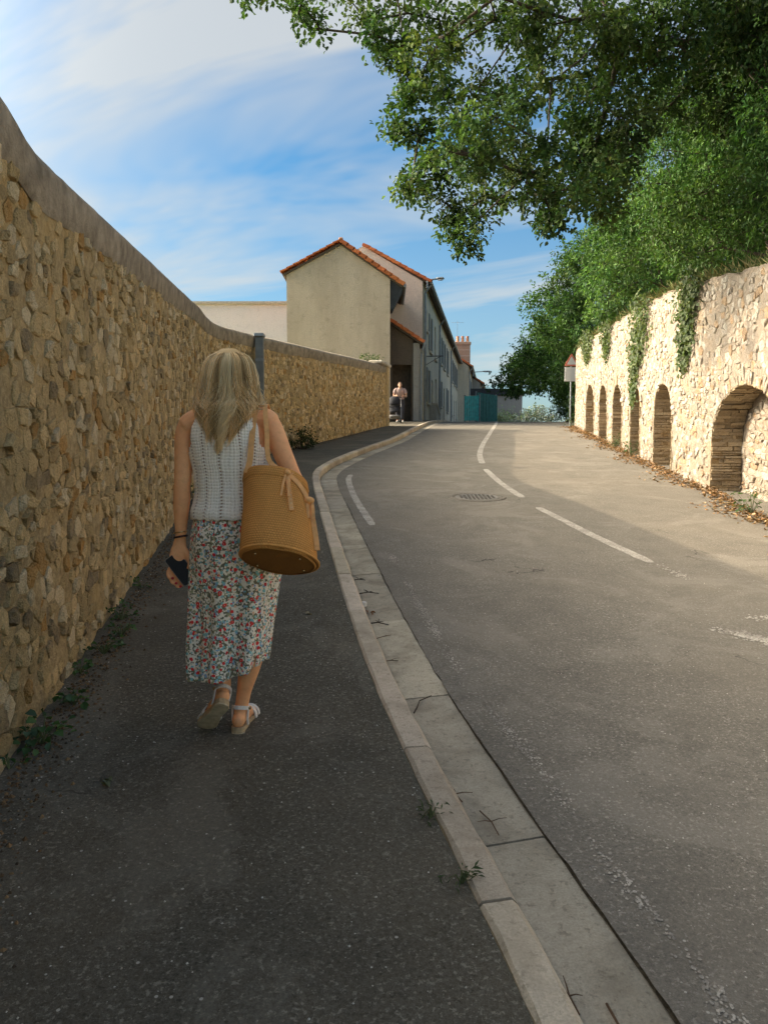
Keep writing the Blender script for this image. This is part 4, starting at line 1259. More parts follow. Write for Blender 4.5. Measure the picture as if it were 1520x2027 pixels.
def clump_leaves(centers, radii, per, leaf_len, pal, flat=.75, sprig=9, droop=.25, spread=.16, wid=.5):
    """leaves gathered in sprigs through clumps; returns arrays and the sprig stalks"""
    Ps, Ds, Ns, Ls, Cs, stalks = [], [], [], [], [], []
    for c, r, m in zip(centers, radii, per):
        tone = VR.uniform(.60, 1.30) * np.array([VR.uniform(.88, 1.15), 1.0, VR.uniform(.85, 1.1)])
        ns = max(1, int(m / sprig))
        d = unit(VR.normal(0, 1, (ns, 3))); rad = r * VR.random(ns) ** .45
        tips = c + d * rad[:, None] * np.array([1, 1, flat])
        for t, dd in zip(tips, d):
            out = unit(dd + np.array([0, 0, -droop]) + VR.normal(0, .35, 3))
            stalks.append((c + (t - c) * .25, t))
            k = sprig
            a = VR.random(k) ** .8
            pos = t + out * (a[:, None] - .5) * spread * 2.2 + VR.normal(0, spread * .33, (k, 3))
            dirs = out * .7 + VR.normal(0, .75, (k, 3)) + np.array([0, 0, -droop])
            nor = np.array([0, 0, 1.0]) + VR.normal(0, .55, (k, 3)) + dd * .3
            Ps.append(pos); Ds.append(dirs); Ns.append(nor)
            Ls.append(leaf_len * VR.uniform(.6, 1.25, k))
            base = np.array(pal[int(VR.integers(len(pal)))])
            Cs.append(base[None] * tone * VR.uniform(.7, 1.3, (k, 1)) * VR.uniform(.92, 1.08, (k, 3)))
    P, D, N, L, C = (np.concatenate(x) for x in (Ps, Ds, Ns, Ls, Cs))
    return P, D, N, L, L * wid, C, stalks

def grow(trunk, targets, pipe=2.2, tip=.007, bias=.35, seg=.55):
    """connect every target to the nearest point of the growing skeleton; returns node positions, parents and radii"""
    pos = [np.array(p, float) for p in trunk]; par = [-1] + list(range(len(trunk) - 1))
    plen = [0.0]
    for i in range(1, len(pos)): plen.append(plen[-1] + np.linalg.norm(pos[i] - pos[i - 1]))
    order = sorted(range(len(targets)), key=lambda i: min(np.linalg.norm(targets[i] - p) for p in pos[len(trunk) // 3:]))
    for i in order:
        t = np.array(targets[i], float)
        A = np.array(pos); dist = np.linalg.norm(A - t, axis=1) + bias * np.array(plen)
        dist[:max(1, len(trunk) // 3)] += 5
        j = int(np.argmin(dist)); p0 = pos[j]
        n = max(1, int(np.linalg.norm(t - p0) / seg)); perp = VR.normal(0, .10, 3) * np.linalg.norm(t - p0)
        last = j
        for k in range(1, n + 1):
            f = k / n
            q = p0 + (t - p0) * f + perp * math.sin(math.pi * f) + (VR.normal(0, .04, 3) if k < n else 0) + np.array([0, 0, .10 * math.sin(math.pi * f)])
            pos.append(q); par.append(last); plen.append(plen[last] + np.linalg.norm(q - pos[last])); last = len(pos) - 1
    n = len(pos); acc = np.zeros(n); kids = np.zeros(n, int)
    for i in range(n):
        if par[i] >= 0: kids[par[i]] += 1
    for i in range(n - 1, -1, -1):
        if kids[i] == 0: acc[i] = tip ** pipe
        if par[i] >= 0: acc[par[i]] += acc[i]
    return pos, par, acc ** (1 / pipe)

def wood_mesh(pos, par, rad, rmin=0.0, sides=6):
    V, F = [], []
    for i in range(len(pos)):
        j = par[i]
        if j < 0: continue
        a, b = Vector(pos[j]), Vector(pos[i])
        n = sides if rad[i] > .03 else 4
        r0 = min(rad[j], rad[i] * 1.5)
        v, f = tube_vf([a, b + (b - a) * .06], [r0, rad[i]], n, False)
        o = len(V); V += [tuple(p) for p in v]; F += [[q + o for q in ff] for ff in f]
    return V, F

OAK = [(0.056, 0.103, 0.029), (0.046, 0.087, 0.027), (0.072, 0.121, 0.038), (0.087, 0.127, 0.044), (0.039, 0.075, 0.027)]
ROB = [(0.061, 0.133, 0.032), (0.051, 0.112, 0.032), (0.082, 0.158, 0.044), (0.097, 0.169, 0.05), (0.041, 0.09, 0.027)]
BUSH = [(0.061, 0.127, 0.032), (0.051, 0.108, 0.035), (0.082, 0.151, 0.044), (0.043, 0.09, 0.029)]

def tree(name, label, trunk, centers, radii, per, leaf_len, pal, lobed=False, group=None, flat=.75, tip=.008, droop=.25, sprig=9, spread=.16, wid=.5):
    root = thing(name, label, 'tree', trunk[0], group)
    pos, par, rad = grow(trunk, centers, tip=tip)
    P, D, N, L, W, C, stalks = clump_leaves(centers, radii, per, leaf_len, pal, flat, sprig, droop, spread, wid)
    V, F = wood_mesh(pos, par, rad)
    o = len(V)
    for a, b in stalks[::2]:
        d = b - a; s_ = np.cross(d, [0.1, .3, 1.0]); s_ = s_ / (np.linalg.norm(s_) + 1e-9) * .006
        V += [tuple(a + s_), tuple(a - s_), tuple(b)]; F.append([o, o + 1, o + 2]); o += 3
    put('trunk', V, F, MAT['bark'], root, smooth=True)
    Vl, Fl, Cl = leaves_mesh(P, D, N, L, W, C, lobed=lobed)
    put('crown', Vl, Fl, MAT['leaf'], root, 'stuff', cols=Cl)
    return root

def shell(center, r, n, rmin=.55, low=-.75, seed=None):
    """clump centres through the outer part of an ellipsoid, uneven"""
    out = []
    c = np.array(center); r = np.array(r)
    while len(out) < n:
        d = unit(VR.normal(0, 1, 3))
        if d[2] < low: continue
        k = VR.uniform(rmin, 1.0) * (1 + .16 * mnoise.noise(Vector(d * 2.3 + c)))
        out.append(c + d * r * k)
    return out

# ---- the oak reaching out over the road from behind the arched wall
# leaf sprays of the oak: x, y, z of the middle, radius, number of leaves
OAK_SPRAYS = [
    (-0.26, 12.07, 8.06, 0.26, 277), (-0.13, 11.28, 7.45, 0.26, 334), (0.18, 12.02, 7.56, 0.26, 344), (0.37, 12.46, 8.39, 0.32, 259), (0.25, 11.18, 7.25, 0.23, 261), (0.38, 12.01, 7.25, 0.22, 295),
    (0.35, 10.67, 6.29, 0.24, 337), (0.23, 11.04, 6.10, 0.30, 356), (0.48, 10.91, 5.92, 0.27, 259), (0.67, 12.03, 6.06, 0.22, 296), (0.53, 12.27, 5.77, 0.33, 297), (0.37, 11.02, 5.26, 0.23, 316),
    (0.86, 12.22, 5.83, 0.23, 243), (0.95, 12.29, 5.47, 0.32, 277), (1.19, 12.52, 5.35, 0.24, 297), (1.14, 12.53, 5.07, 0.24, 232), (1.33, 12.74, 4.99, 0.27, 248), (1.37, 11.79, 5.02, 0.31, 295),
    (1.62, 12.56, 5.64, 0.24, 213), (1.91, 12.93, 5.73, 0.22, 240), (2.05, 11.25, 5.27, 0.32, 244), (2.21, 10.94, 5.13, 0.24, 211), (2.86, 12.97, 5.75, 0.27, 284), (2.57, 12.29, 5.22, 0.22, 268),
    (2.41, 11.14, 4.83, 0.21, 297), (0.86, 12.49, 8.31, 0.45, 367), (1.03, 12.84, 8.05, 0.33, 481), (0.57, 10.41, 6.67, 0.42, 460), (0.89, 12.18, 7.08, 0.30, 459), (1.14, 12.09, 6.64, 0.43, 482),
    (0.86, 10.28, 5.47, 0.41, 452), (1.39, 11.96, 6.12, 0.38, 514), (1.33, 9.92, 5.78, 0.41, 499), (1.38, 11.47, 6.85, 0.34, 384), (1.42, 13.16, 8.64, 0.45, 427), (1.31, 10.69, 5.54, 0.35, 471),
    (2.20, 12.97, 6.23, 0.44, 397), (1.47, 13.26, 6.25, 0.35, 453), (1.77, 12.68, 8.43, 0.43, 451), (1.94, 12.33, 7.26, 0.37, 397), (1.89, 11.28, 7.50, 0.38, 532), (2.08, 10.87, 7.56, 0.36, 456),
    (2.40, 12.82, 8.00, 0.33, 496), (2.22, 12.72, 7.15, 0.37, 525), (1.97, 12.51, 6.50, 0.42, 525), (2.21, 10.55, 6.47, 0.49, 382), (2.72, 12.92, 8.15, 0.47, 478), (2.10, 10.20, 5.54, 0.32, 411),
    (2.78, 11.70, 6.56, 0.32, 454), (3.26, 12.90, 7.67, 0.40, 440), (2.06, 11.40, 5.59, 0.46, 483), (2.86, 11.60, 5.86, 0.34, 367), (3.43, 13.18, 6.71, 0.41, 546), (2.97, 10.92, 7.25, 0.42, 549),
    (3.11, 12.63, 8.51, 0.49, 531), (3.29, 11.29, 7.11, 0.62, 481), (3.20, 11.28, 7.73, 0.61, 562), (3.50, 11.41, 7.45, 0.48, 548), (3.70, 12.09, 7.09, 0.60, 544), (3.16, 11.34, 6.52, 0.59, 565),
    (3.61, 10.77, 7.47, 0.49, 582), (3.99, 10.95, 7.18, 0.57, 680), (3.09, 11.53, 6.08, 0.45, 528), (3.04, 11.78, 5.69, 0.47, 638), (3.21, 11.15, 5.66, 0.62, 542), (3.31, 10.86, 6.03, 0.42, 618),
    (2.57, 10.53, 5.13, 0.54, 483), (3.16, 11.31, 5.22, 0.45, 650), (4.04, 11.90, 7.38, 0.53, 619), (4.21, 11.07, 7.58, 0.51, 578), (4.99, 11.64, 7.62, 0.42, 607), (4.92, 12.47, 7.49, 0.48, 550),
    (4.61, 12.92, 7.17, 0.47, 660), (5.00, 11.24, 7.82, 0.62, 526), (6.06, 12.90, 8.18, 0.62, 663), (-1.14, 11.03, 7.72, 0.14, 88), (-0.99, 11.51, 7.78, 0.17, 84), (-1.27, 11.47, 7.93, 0.15, 103),
    (-0.92, 11.55, 7.67, 0.18, 93), (-1.20, 11.05, 7.54, 0.15, 73), (-1.96, 11.48, 8.07, 0.17, 102), (-1.64, 11.57, 8.19, 0.13, 88), (-0.75, 11.55, 8.41, 0.58, 396), (-1.13, 10.00, 7.68, 0.52, 393),
    (-0.40, 12.24, 8.79, 0.46, 375), (0.12, 11.36, 8.33, 0.66, 420), (0.67, 10.05, 7.59, 0.49, 334), (1.11, 9.86, 7.43, 0.62, 331), (1.91, 11.05, 8.24, 0.55, 309), (2.77, 11.57, 8.53, 0.65, 303),
    (3.77, 12.89, 9.33, 0.55, 400), (3.94, 11.12, 8.24, 0.47, 408), (-0.26, 9.87, 8.04, 0.64, 361), (0.70, 12.31, 9.77, 0.50, 364), (1.39, 10.73, 8.86, 0.47, 363), (2.64, 11.97, 9.61, 0.57, 379),
    (4.01, 12.97, 10.27, 0.51, 406), (0.87, 10.00, 8.92, 0.49, 298), (2.32, 12.30, 10.99, 0.47, 410), (2.81, 9.83, 8.84, 0.48, 357),
]
oak_c = [np.array(q[:3]) for q in OAK_SPRAYS]; oak_r = [q[3] for q in OAK_SPRAYS]; oak_n = [q[4] for q in OAK_SPRAYS]
tree('oak_tree', 'large oak whose spreading branches overhang the street from the upper right', [(7.4, 13.2, 4.2), (7.2, 13.1, 5.3), (6.8, 12.9, 6.4), (6.1, 12.6, 7.3), (5.2, 12.3, 7.9), (4.2, 12.0, 7.7), (3.3, 11.8, 7.2)],
     oak_c, oak_r, oak_n, .084, OAK, True, flat=.8, tip=.0125, sprig=10, spread=.12, wid=.55)

# ---- trees on the bank behind the arched wall
G1 = 'trees on the bank behind the arched wall'
def bank_tree(label, base, center, r, n, cr, per, leaf_len, pal, low=-.8, **kw):
    cs = shell(center, r, n, low=low)
    b = np.array(base, float); c = np.array(center, float)
    tr = [b, b + (c - b) * .3 + VR.normal(0, .1, 3), b + (c - b) * .65 + VR.normal(0, .12, 3), c]
    return tree('bank_tree', label, [tuple(t) for t in tr], cs, [cr * VR.uniform(.75, 1.3) for _ in cs], [int(per * VR.uniform(.8, 1.2)) for _ in cs], leaf_len, pal, group=G1, **kw)
bank_tree('bright feathery tree crowding over the near end of the arched wall', (7.3, 10.3, 3.9), (6.55, 10.2, 5.75), (1.9, 2.0, 1.9), 130, .42, 330, .085, ROB, wid=.42, droop=.4)
bank_tree('tall dark tree at the right edge above the arched wall', (8.6, 11.5, 4.2), (7.4, 11.4, 8.0), (2.9, 2.2, 2.7), 150, .55, 380, .10, [tuple(.72 * c for c in p) for p in OAK], wid=.5)
bank_tree('leafy tree above the ivy covered middle of the arched wall', (7.6, 14.6, 4.4), (6.75, 14.6, 6.8), (2.3, 2.0, 2.5), 135, .48, 300, .09, ROB, wid=.42, droop=.4)
bank_tree('tall tree rising behind the middle of the arched wall', (9.4, 17.5, 4.8), (8.6, 17.3, 8.2), (2.7, 2.5, 2.7), 90, .6, 260, .12, BUSH, wid=.5)
bank_tree('rounded tree above the far arches of the wall', (8.6, 19.5, 4.9), (7.65, 19.5, 7.3), (2.9, 2.4, 2.75), 140, .5, 260, .11, ROB, wid=.45)
bank_tree('rounded tree on the bank just past the far end of the arched wall', (9.3, 24.5, 4.9), (9.0, 24.5, 7.5), (3.0, 2.8, 2.9), 130, .55, 240, .13, BUSH, wid=.5)
bank_tree('big round tree behind the triangular road sign', (10.1, 30.5, 4.0), (9.25, 31.8, 7.1), (3.35, 3.0, 3.3), 135, .62, 240, .15, BUSH, wid=.5)
bank_tree('tree leaning over the street beyond the road sign', (10.6, 37.5, 4.0), (9.6, 37.5, 6.4), (3.2, 3.2, 2.9), 105, .65, 220, .17, BUSH, wid=.5)
bank_tree('last low tree overhanging the crest of the street', (10.7, 44.5, 4.0), (9.45, 44.5, 5.9), (3.25, 3.0, 2.15), 90, .65, 200, .18, BUSH, low=-.5, wid=.5)

# ---- shrubs
def shrub(name, label, x, y, z, r, n, per, leaf_len, pal, group=None, cat='shrub', cr=.22, low=-.2, part='foliage'):
    root = thing(name, label, cat, (x, y, z), group)
    cs = [np.array(c) for c in shell((x, y, z + r[2] * .45), r, n, .3, low)]
    P, D, N, L, W, C, st = clump_leaves(cs, [cr * VR.uniform(.8, 1.3) for _ in cs], [per] * len(cs), leaf_len, pal, .8, 8, .1, leaf_len * 1.3, .5)
    V, F, o = [], [], 0
    for c in cs:
        v, f = tube_vf([(x + (c[0] - x) * .1, y + (c[1] - y) * .1, z - .03), tuple((np.array([x, y, z]) + c) / 2 + VR.normal(0, .03, 3)), tuple(c)], [.010 + r[2] * .006, .008, .004], 4, False)
        V += [tuple(p) for p in v]; F += [[q + o for q in ff] for ff in f]; o += len(v)
    put('stem', V, F, MAT['bark'], root)
    Vl, Fl, Cl = leaves_mesh(P, D, N, L, W, C)
    put(part, Vl, Fl, MAT['leaf'], root, 'stuff', cols=Cl)
    return root
G2 = 'shrubs on the verge below the trees'
for i, (x, y, r, lab) in enumerate(((7.75, 28.9, (.5, .6, .8), 'low shrub tucked against the far end of the arched wall'),
        (8.6, 31.2, (.9, 1.2, 1.5), 'tangled shrub behind the post of the road sign'), (8.9, 34.6, (.9, 1.3, 1.7), 'dark shrub filling the verge beyond the road sign'),
        (9.7, 39.0, (1.0, 1.5, 1.5), 'shrub in the shade under the leaning tree'), (10.4, 43.5, (.9, 1.4, 1.1), 'small shrub near the crest under the last low tree'),
        (8.0, 30.2, (.6, .6, 1.0), 'leafy shrub behind the sign post beside the wall end'))):
    shrub('verge_shrub', lab, x, y, zg(y) - .12, r, 26, 70, .12, [tuple(.85 * c for c in p) for p in BUSH], G2, cr=.35)
shrub('flowering_bush', 'pale whitish bush beneath the trees at the crest', 11.0, 60, zg(60) - .1, (2.6, 1.5, 1.3), 40, 60, .20, [(.62, .64, .58), (.55, .58, .50), (.30, .36, .22)], cr=.5)
shrub('flowering_bush', 'smaller pale bush left of the whitish bush at the crest', 8.7, 57, zg(57) - .1, (1.0, 1.0, .95), 18, 50, .18, [(.36, .42, .25), (.48, .52, .40)], cr=.4)

# ---- ivy hanging down the arched wall
def ivy(label, pts, n, width, leaf_len=.075, pal=None):
    """pts: (y along the wall, height above the road) from top to bottom; width tapers downwards"""
    pal = pal or [(.075, .105, .045), (.060, .088, .040), (.095, .120, .055), (.11, .13, .065)]
    s_top = RWALL.at_y(pts[0][0])
    root = thing('ivy', label, 'ivy', tuple(RF([(s_top, pts[0][1], .05)])[0]), 'ivy hanging on the arched wall')
    ss_ = [RWALL.at_y(p[0]) for p in pts]; hh_ = [p[1] for p in pts]
    t = VR.random(n) ** 1.15; k = np.linspace(0, 1, len(pts))
    wv = np.interp(t, k, width)
    s_ = np.interp(t, k, ss_) + VR.normal(0, .46, n) * wv; h = np.interp(t, k, hh_) + VR.normal(0, .12, n)
    nn = .04 + np.abs(VR.normal(0, .07, n)) * (1.2 - t)
    P = RF(list(zip(s_, h, nn)))
    r = np.array([[-RWALL.right(a)[0], -RWALL.right(a)[1], .35] for a in s_])
    D = np.column_stack([VR.normal(0, .5, n), VR.normal(0, .5, n), -1 + VR.normal(0, .35, n)])
    L = leaf_len * VR.uniform(.6, 1.3, n)
    C = np.array([pal[i] for i in VR.integers(0, len(pal), n)]) * VR.uniform(.7, 1.35, (n, 1))
    Vl, Fl, Cl = leaves_mesh(P, D, r + VR.normal(0, .4, (n, 3)), L, L * .85, C, lobed=True)
    put('ivy_leaves', Vl, Fl, MAT['leaf'], root, 'stuff', cols=Cl)
    g = Geo()
    for q in range(9):
        off = VR.normal(0, .3) * width[0]
        line = [tuple(p) for p in RF([(a + off * w + .03 * VR.normal(), b, .035) for a, b, w in zip(ss_, hh_, width)])]
        g.tube(line, .006, 4)
    g.put('stem', MAT['bark'], root)
ivy('thick ivy curtain hanging from the wall top between the second and first arches', [(12.4, 3.2), (12.6, 2.75), (12.75, 2.3), (12.9, 1.95)], 1000, [.75, .55, .42, .25])
ivy('broad ragged ivy patch hanging above the narrow third arch', [(15.9, 3.25), (16.0, 2.7), (16.3, 2.2), (16.6, 1.75), (16.7, 1.2)], 1300, [1.1, .95, .7, .4, .22])
ivy('small ivy tuft at the top near the far end of the wall', [(23.6, 2.95), (23.7, 2.6), (23.8, 2.35)], 700, [1.2, .9, .5], .09)
ivy('thin ivy strand under the wall top above the fifth arch', [(20.0, 3.0), (20.1, 2.6), (20.2, 2.3)], 420, [.8, .5, .3], .085)
# dry grass fringe along the wall head
g_s = VR.uniform(RWALL.at_y(8), RS1, 2600)
P = RF([(s_, rw_top(s_) - .02, VR.uniform(-.35, .02)) for s_ in g_s])
D = np.column_stack([VR.normal(0, .45, 2600) - .25, VR.normal(0, .45, 2600), VR.uniform(.2, 1, 2600)])
Lg = VR.uniform(.10, .30, 2600)
Vl, Fl, Cl = leaves_mesh(P, D, VR.normal(0, 1, (2600, 3)), Lg, np.full(2600, .010), np.array([(.26, .22, .10), (.15, .16, .06), (.09, .12, .04)])[VR.integers(0, 3, 2600)])
o = put('dry_grass', Vl, Fl, MAT['dry_leaf'], None, 'stuff', cols=Cl); tag(o, 'dry grass fringe growing along the head of the arched wall', 'grass')
# ---- fallen leaves banked along the foot of the arched wall
n = 5500
yy = 5 + 23 * VR.random(n); sL = np.array([RWALL.at_y(y) for y in yy])
dd_ = np.abs(VR.normal(0, .16, n)) * (1.1 + .5 * np.sin(yy * 2.1)) + .02
P = np.empty((n, 3))
for i in range(n):
    p = RWALL.pos(sL[i]); r = -RWALL.right(sL[i]); q = p + r * dd_[i]
    P[i] = (q[0], q[1], rz(*q) + .006 + max(0, .07 - dd_[i] * .25) * VR.random())
D = VR.normal(0, 1, (n, 3)) * np.array([1, 1, .25])
Lg = VR.uniform(.03, .075, n)
Cc = np.array([(.30, .17, .08), (.38, .22, .11), (.22, .13, .07), (.42, .29, .17), (.15, .10, .06)])[VR.integers(0, 5, n)] * VR.uniform(.7, 1.25, (n, 1))
Vl, Fl, Cl = leaves_mesh(P, D, np.array([0, 0, 1.0]) + VR.normal(0, .35, (n, 3)), Lg, Lg * .6, Cc)
o = put('fallen_leaves', Vl, Fl, MAT['dry_leaf'], None, 'stuff', cols=Cl); tag(o, 'rusty fallen leaves banked along the foot of the arched wall', 'leaves')

# ---- weeds
def weed(label, x, y, z, n, size, spread, pal, group, tall=.5, wid=.75, name='weed', lobed=True):
    root = thing(name, label, 'weed', (x, y, z), group)
    g = Geo(); P, D, N, L, C = [], [], [], [], []
    for i in range(n):
        a = VR.uniform(0, 6.283); rr = spread * VR.random() ** .6; h = spread * tall * VR.uniform(.2, 1.0)
        tip = np.array([x + rr * math.cos(a), y + rr * math.sin(a), z + h])
        g.tube([(x, y, z - .005), tuple((np.array([x, y, z]) + tip) / 2 + np.array([0, 0, .02])), tuple(tip)], [.003, .0025, .0015], 4, False)
        for _ in range(3):
            P.append(tip + VR.normal(0, size * .35, 3)); D.append(np.array([math.cos(a), math.sin(a), .1]) + VR.normal(0, .5, 3)); N.append(np.array([0, 0, 1]) + VR.normal(0, .35, 3))
            L.append(size * VR.uniform(.6, 1.2)); C.append(np.array(pal[int(VR.integers(len(pal)))]) * VR.uniform(.7, 1.3))
    g.put('stem', MAT['leaf_stem'], root)
    L = np.array(L)
    Vl, Fl, Cl = leaves_mesh(np.array(P), np.array(D), np.array(N), L, L * wid, np.array(C), lobed=lobed)
    put('leaves', Vl, Fl, MAT['leaf'], root, 'stuff', cols=Cl)
simple('leaf_stem', (.10, .12, .05), .8, .2, 20)
WP = [(.075, .145, .05), (.06, .12, .045), (.10, .17, .06), (.09, .15, .09)]
G3 = 'weeds rooted along the foot of the rubble wall'
def lw(y, off): return LWALL.x_at_y(y) + off
def wz(x, y): return zg(y) - .004 + undul(x + 40, y, .008)
for y, off, n, size, sp, lab in ((3.22, .10, 16, .045, .11, 'bushy green weed nearest the camera at the foot of the rubble wall'), (3.62, .13, 8, .042, .08, 'round leaved weed second along the foot of the rubble wall'),
        (4.02, .06, 9, .034, .07, 'small weed third along the foot of the rubble wall'), (4.32, .12, 12, .032, .09, 'leggy weed fourth along the foot of the rubble wall'),
        (4.62, .16, 16, .026, .09, 'fine leaved dark weed fifth along the foot of the rubble wall'), (4.95, .10, 14, .032, .10, 'upright weed sixth along the foot of the rubble wall'),
        (5.7, .10, 7, .03, .07, 'little weed seventh along the foot of the rubble wall'), (9.9, .22, 30, .05, .22, 'dark weeds in the wall foot beyond the walking woman'), (3.0, .03, 6, .03, .05, 'tiny weed at the very edge of the pavement by the wall')):
    x = lw(y, off); weed(lab, x, y, wz(x, y), n, size, sp, WP, G3, .9)
shrub('wall_foot_shrub', 'dark leafy growth at the bend of the rubble wall beyond the woman', -1.80, 17.3, zg(17.3) - .02, (.35, .5, .35), 16, 50, .06, [(.03, .05, .022), (.04, .065, .026)], cr=.16, cat='shrub')
G4 = 'weeds sprouting behind the kerb'
for (u_, y, n, lab) in ((-.018, 2.66, 9, 'small grassy weed sprouting behind the kerb, farther of two'), (-.02, 2.30, 9, 'small grassy weed sprouting behind the kerb, nearer of two')):
    x = KERB.x_at_y(y) + u_; weed(lab, x, y, wz(x, y), n, .035, .045, [(.06, .09, .035), (.09, .11, .05)], G4, 1.0, .22, lobed=False)
G5 = 'weeds at the foot of the arched wall'
for y, lab in ((9.35, 'green weed at the foot of the big arch'), (16.4, 'weed growing at the foot of the narrow third arch'), (18.4, 'weed growing at the foot of the fourth arch'), (27.4, 'tall weed at the far corner of the arched wall')):
    x = RWALL.x_at_y(y) - .10; weed(lab, x, y, rz(x, y), 22, .06, .20, [(.07, .11, .045), (.09, .14, .06)], G5, 1.6, .5)
G6 = 'tufts on the far end of the rubble wall'
for y, lab in ((24.6, 'green tuft on the wall top below the gable, left of two'), (25.7, 'green tuft on the wall top below the gable, right of two')):
    x = LWALL.x_at_y(y) - .2; weed(lab, x, y, zg(y) + float(np.interp(y, HY, HH)) + .05, 30, .08, .24, [(.06, .10, .035), (.08, .12, .05)], G6, 1.0, .4)
# ------------------------------------------------------------------ small things on the ground
simple('twig_wood', (.105, .062, .035), .9, .3, 60)
simple('twig_dark', (.035, .024, .017), .9, .3, 60)
simple('white_plastic', (.62, .60, .55), .5, .1, 30)
def gz_(x, y): return zg(y) + ROADZ - .004
def twig(label, pts, r, m='twig_wood', forks=2):
    p0 = pts[0]; root = thing('twig', label, 'twig', (p0[0], p0[1], gz_(*p0)), 'twigs lying in the gutter')
    line = [(x, y, gz_(x, y) + r + .004 + .006 * math.sin(i * 2.1)) for i, (x, y) in enumerate(pts)]
    Geo().tube(line, [r * (1 - .5 * i / len(line)) for i in range(len(line))], 5).put('stick', MAT[m], root)
    for k in range(forks):
        i = 1 + k % max(1, len(line) - 2); a = Vector(line[i]); ang = VR.uniform(0, 6.28)
        b = a + Vector((math.cos(ang), math.sin(ang), .15)) * VR.uniform(.03, .07)
        Geo().tube([a, (a + b) / 2 + Vector((0, 0, .004)), b], [r * .7, r * .5, r * .3], 4).put('side_shoot', MAT[m], root)
def kx(y, d): return KERB.x_at_y(y) + d
def across(y, d0, d1, bend=.02, dy=.03):
    return [(kx(y, d0), y), (kx(y, (d0 + d1) / 2), y + bend), (kx(y, d1), y + dy)]
twig('small forked twig farthest up the gutter beside the kerb', across(6.25, .13, .24), .0045, 'twig_dark', 4)
twig('dark forked twig in the gutter just above the white cap', across(5.85, .14, .30, .03), .005, 'twig_dark', 5)
twig('twig crossing the gutter just below the rusty leaf', across(5.12, .13, .27, .01, -.01), .0055, 'twig_dark', 3)
twig('thin curved twig in the gutter below the crossing twig', across(4.82, .14, .24, .03, .09), .003)
twig('thin twig lying against the kerb in the middle of the gutter', across(4.42, .13, .22, .01), .003)
twig('long curved dry stalk lying across the cracked gutter slab', [(kx(3.72, .17), 3.72), (kx(3.78, .20), 3.78), (kx(3.86, .23), 3.88), (kx(3.9, .30), 3.93)], .004, 'twig_dark', 0)
twig('short brown twig tucked under the kerb lower down', across(2.95, .13, .18, .01, -.03), .004)
twig('straight straw lying along the gutter below the brown twig', [(kx(2.85, .22), 2.85), (kx(2.76, .235), 2.77), (kx(2.7, .24), 2.7)], .003)
twig('curved brown twig against the kerb near the bottom edge', [(kx(2.02, .135), 2.02), (kx(1.95, .16), 1.95), (kx(1.9, .165), 1.9)], .004)
twig('long reddish stalk in the gutter at the bottom edge', [(kx(1.93, .25), 1.93), (kx(1.83, .245), 1.83), (kx(1.72, .255), 1.72), (kx(1.6, .25), 1.6)], .004)
twig('short dark twig by the kerb at the bottom edge', [(kx(1.86, .13), 1.86), (kx(1.82, .15), 1.82), (kx(1.79, .165), 1.79)], .005)
# white bottle cap
cx_, cy_ = kx(5.55, .15), 5.55
cap = thing('bottle_cap', 'white round plastic cap resting in the gutter against the kerb', 'bottle cap', (cx_, cy_, gz_(cx_, cy_)))
zc_ = gz_(cx_, cy_) + .004
Geo().tube([(cx_, cy_, zc_), (cx_ + .004, cy_ - .002, zc_ + .02), (cx_ + .006, cy_ - .003, zc_ + .03)], [.022, .022, .018], 16).put('cap_body', MAT['white_plastic'], cap)
Geo().tube([(cx_, cy_, zc_ - .001), (cx_, cy_, zc_ + .005)], .024, 16).put('rim', MAT['white_plastic'], cap)
# rusty leaf beside it and a curled grey-green one on the pavement
def dead_leaf(name, label, x, y, z, s, col, parts=5):
    V, F, C = [], [], []
    P = np.array([[x, y, z + .004]] * parts) + VR.normal(0, s * .25, (parts, 3)) * np.array([1, 1, .15])
    D = VR.normal(0, 1, (parts, 3)) * np.array([1, 1, .2]); L = s * VR.uniform(.6, 1.1, parts)
    Vl, Fl, Cl = leaves_mesh(P, D, np.array([0, 0, 1.0]) + VR.normal(0, .4, (parts, 3)), L, L * .6, np.tile(col, (parts, 1)) * VR.uniform(.8, 1.2, (parts, 1)), fold=.4, lobed=True)
    o = put(name, Vl, Fl, MAT['dry_leaf'], None, cols=Cl, origin=(x, y, z)); tag(o, label, 'leaf')
dead_leaf('fallen_leaf', 'crumpled rusty leaf in the gutter below the white cap', kx(5.4, .165), 5.36, gz_(0, 5.36) + .006, .05, (.20, .085, .035))
dead_leaf('fallen_leaf', 'curled grey green leaf lying alone on the pavement', -1.08, 2.895, wz(-1.08, 2.895), .055, (.20, .21, .12))
dead_leaf('fallen_leaf', 'pale dry scrap of leaf on the pavement right of the skirt', -.52, 5.05, wz(-.52, 5.05), .04, (.30, .26, .18), 2)
# ------------------------------------------------------------------ people
def skin(name, base, red):
    k = M(name, .6, .15)
    c = k.mix(k.ramp(k.noise(14, 5, .65), .3, .75), base, red)
    c = k.mix(k.math('MULTIPLY', k.ramp(k.noise(45, 4, .7), .5, .7), .35), c, tuple(x * .75 for x in red))
    k.color(c); k.b.inputs['Subsurface Weight'].default_value = .08; k.b.inputs['Subsurface Radius'].default_value = (.02, .008, .004)
    k.bump(k.noise(220, 3, .6), .12, .002); MAT[name] = k.m
skin('skin_tanned', (.95, .50, .25), (.86, .40, .19))
skin('skin_pale', (.50, .31, .21), (.42, .23, .15))

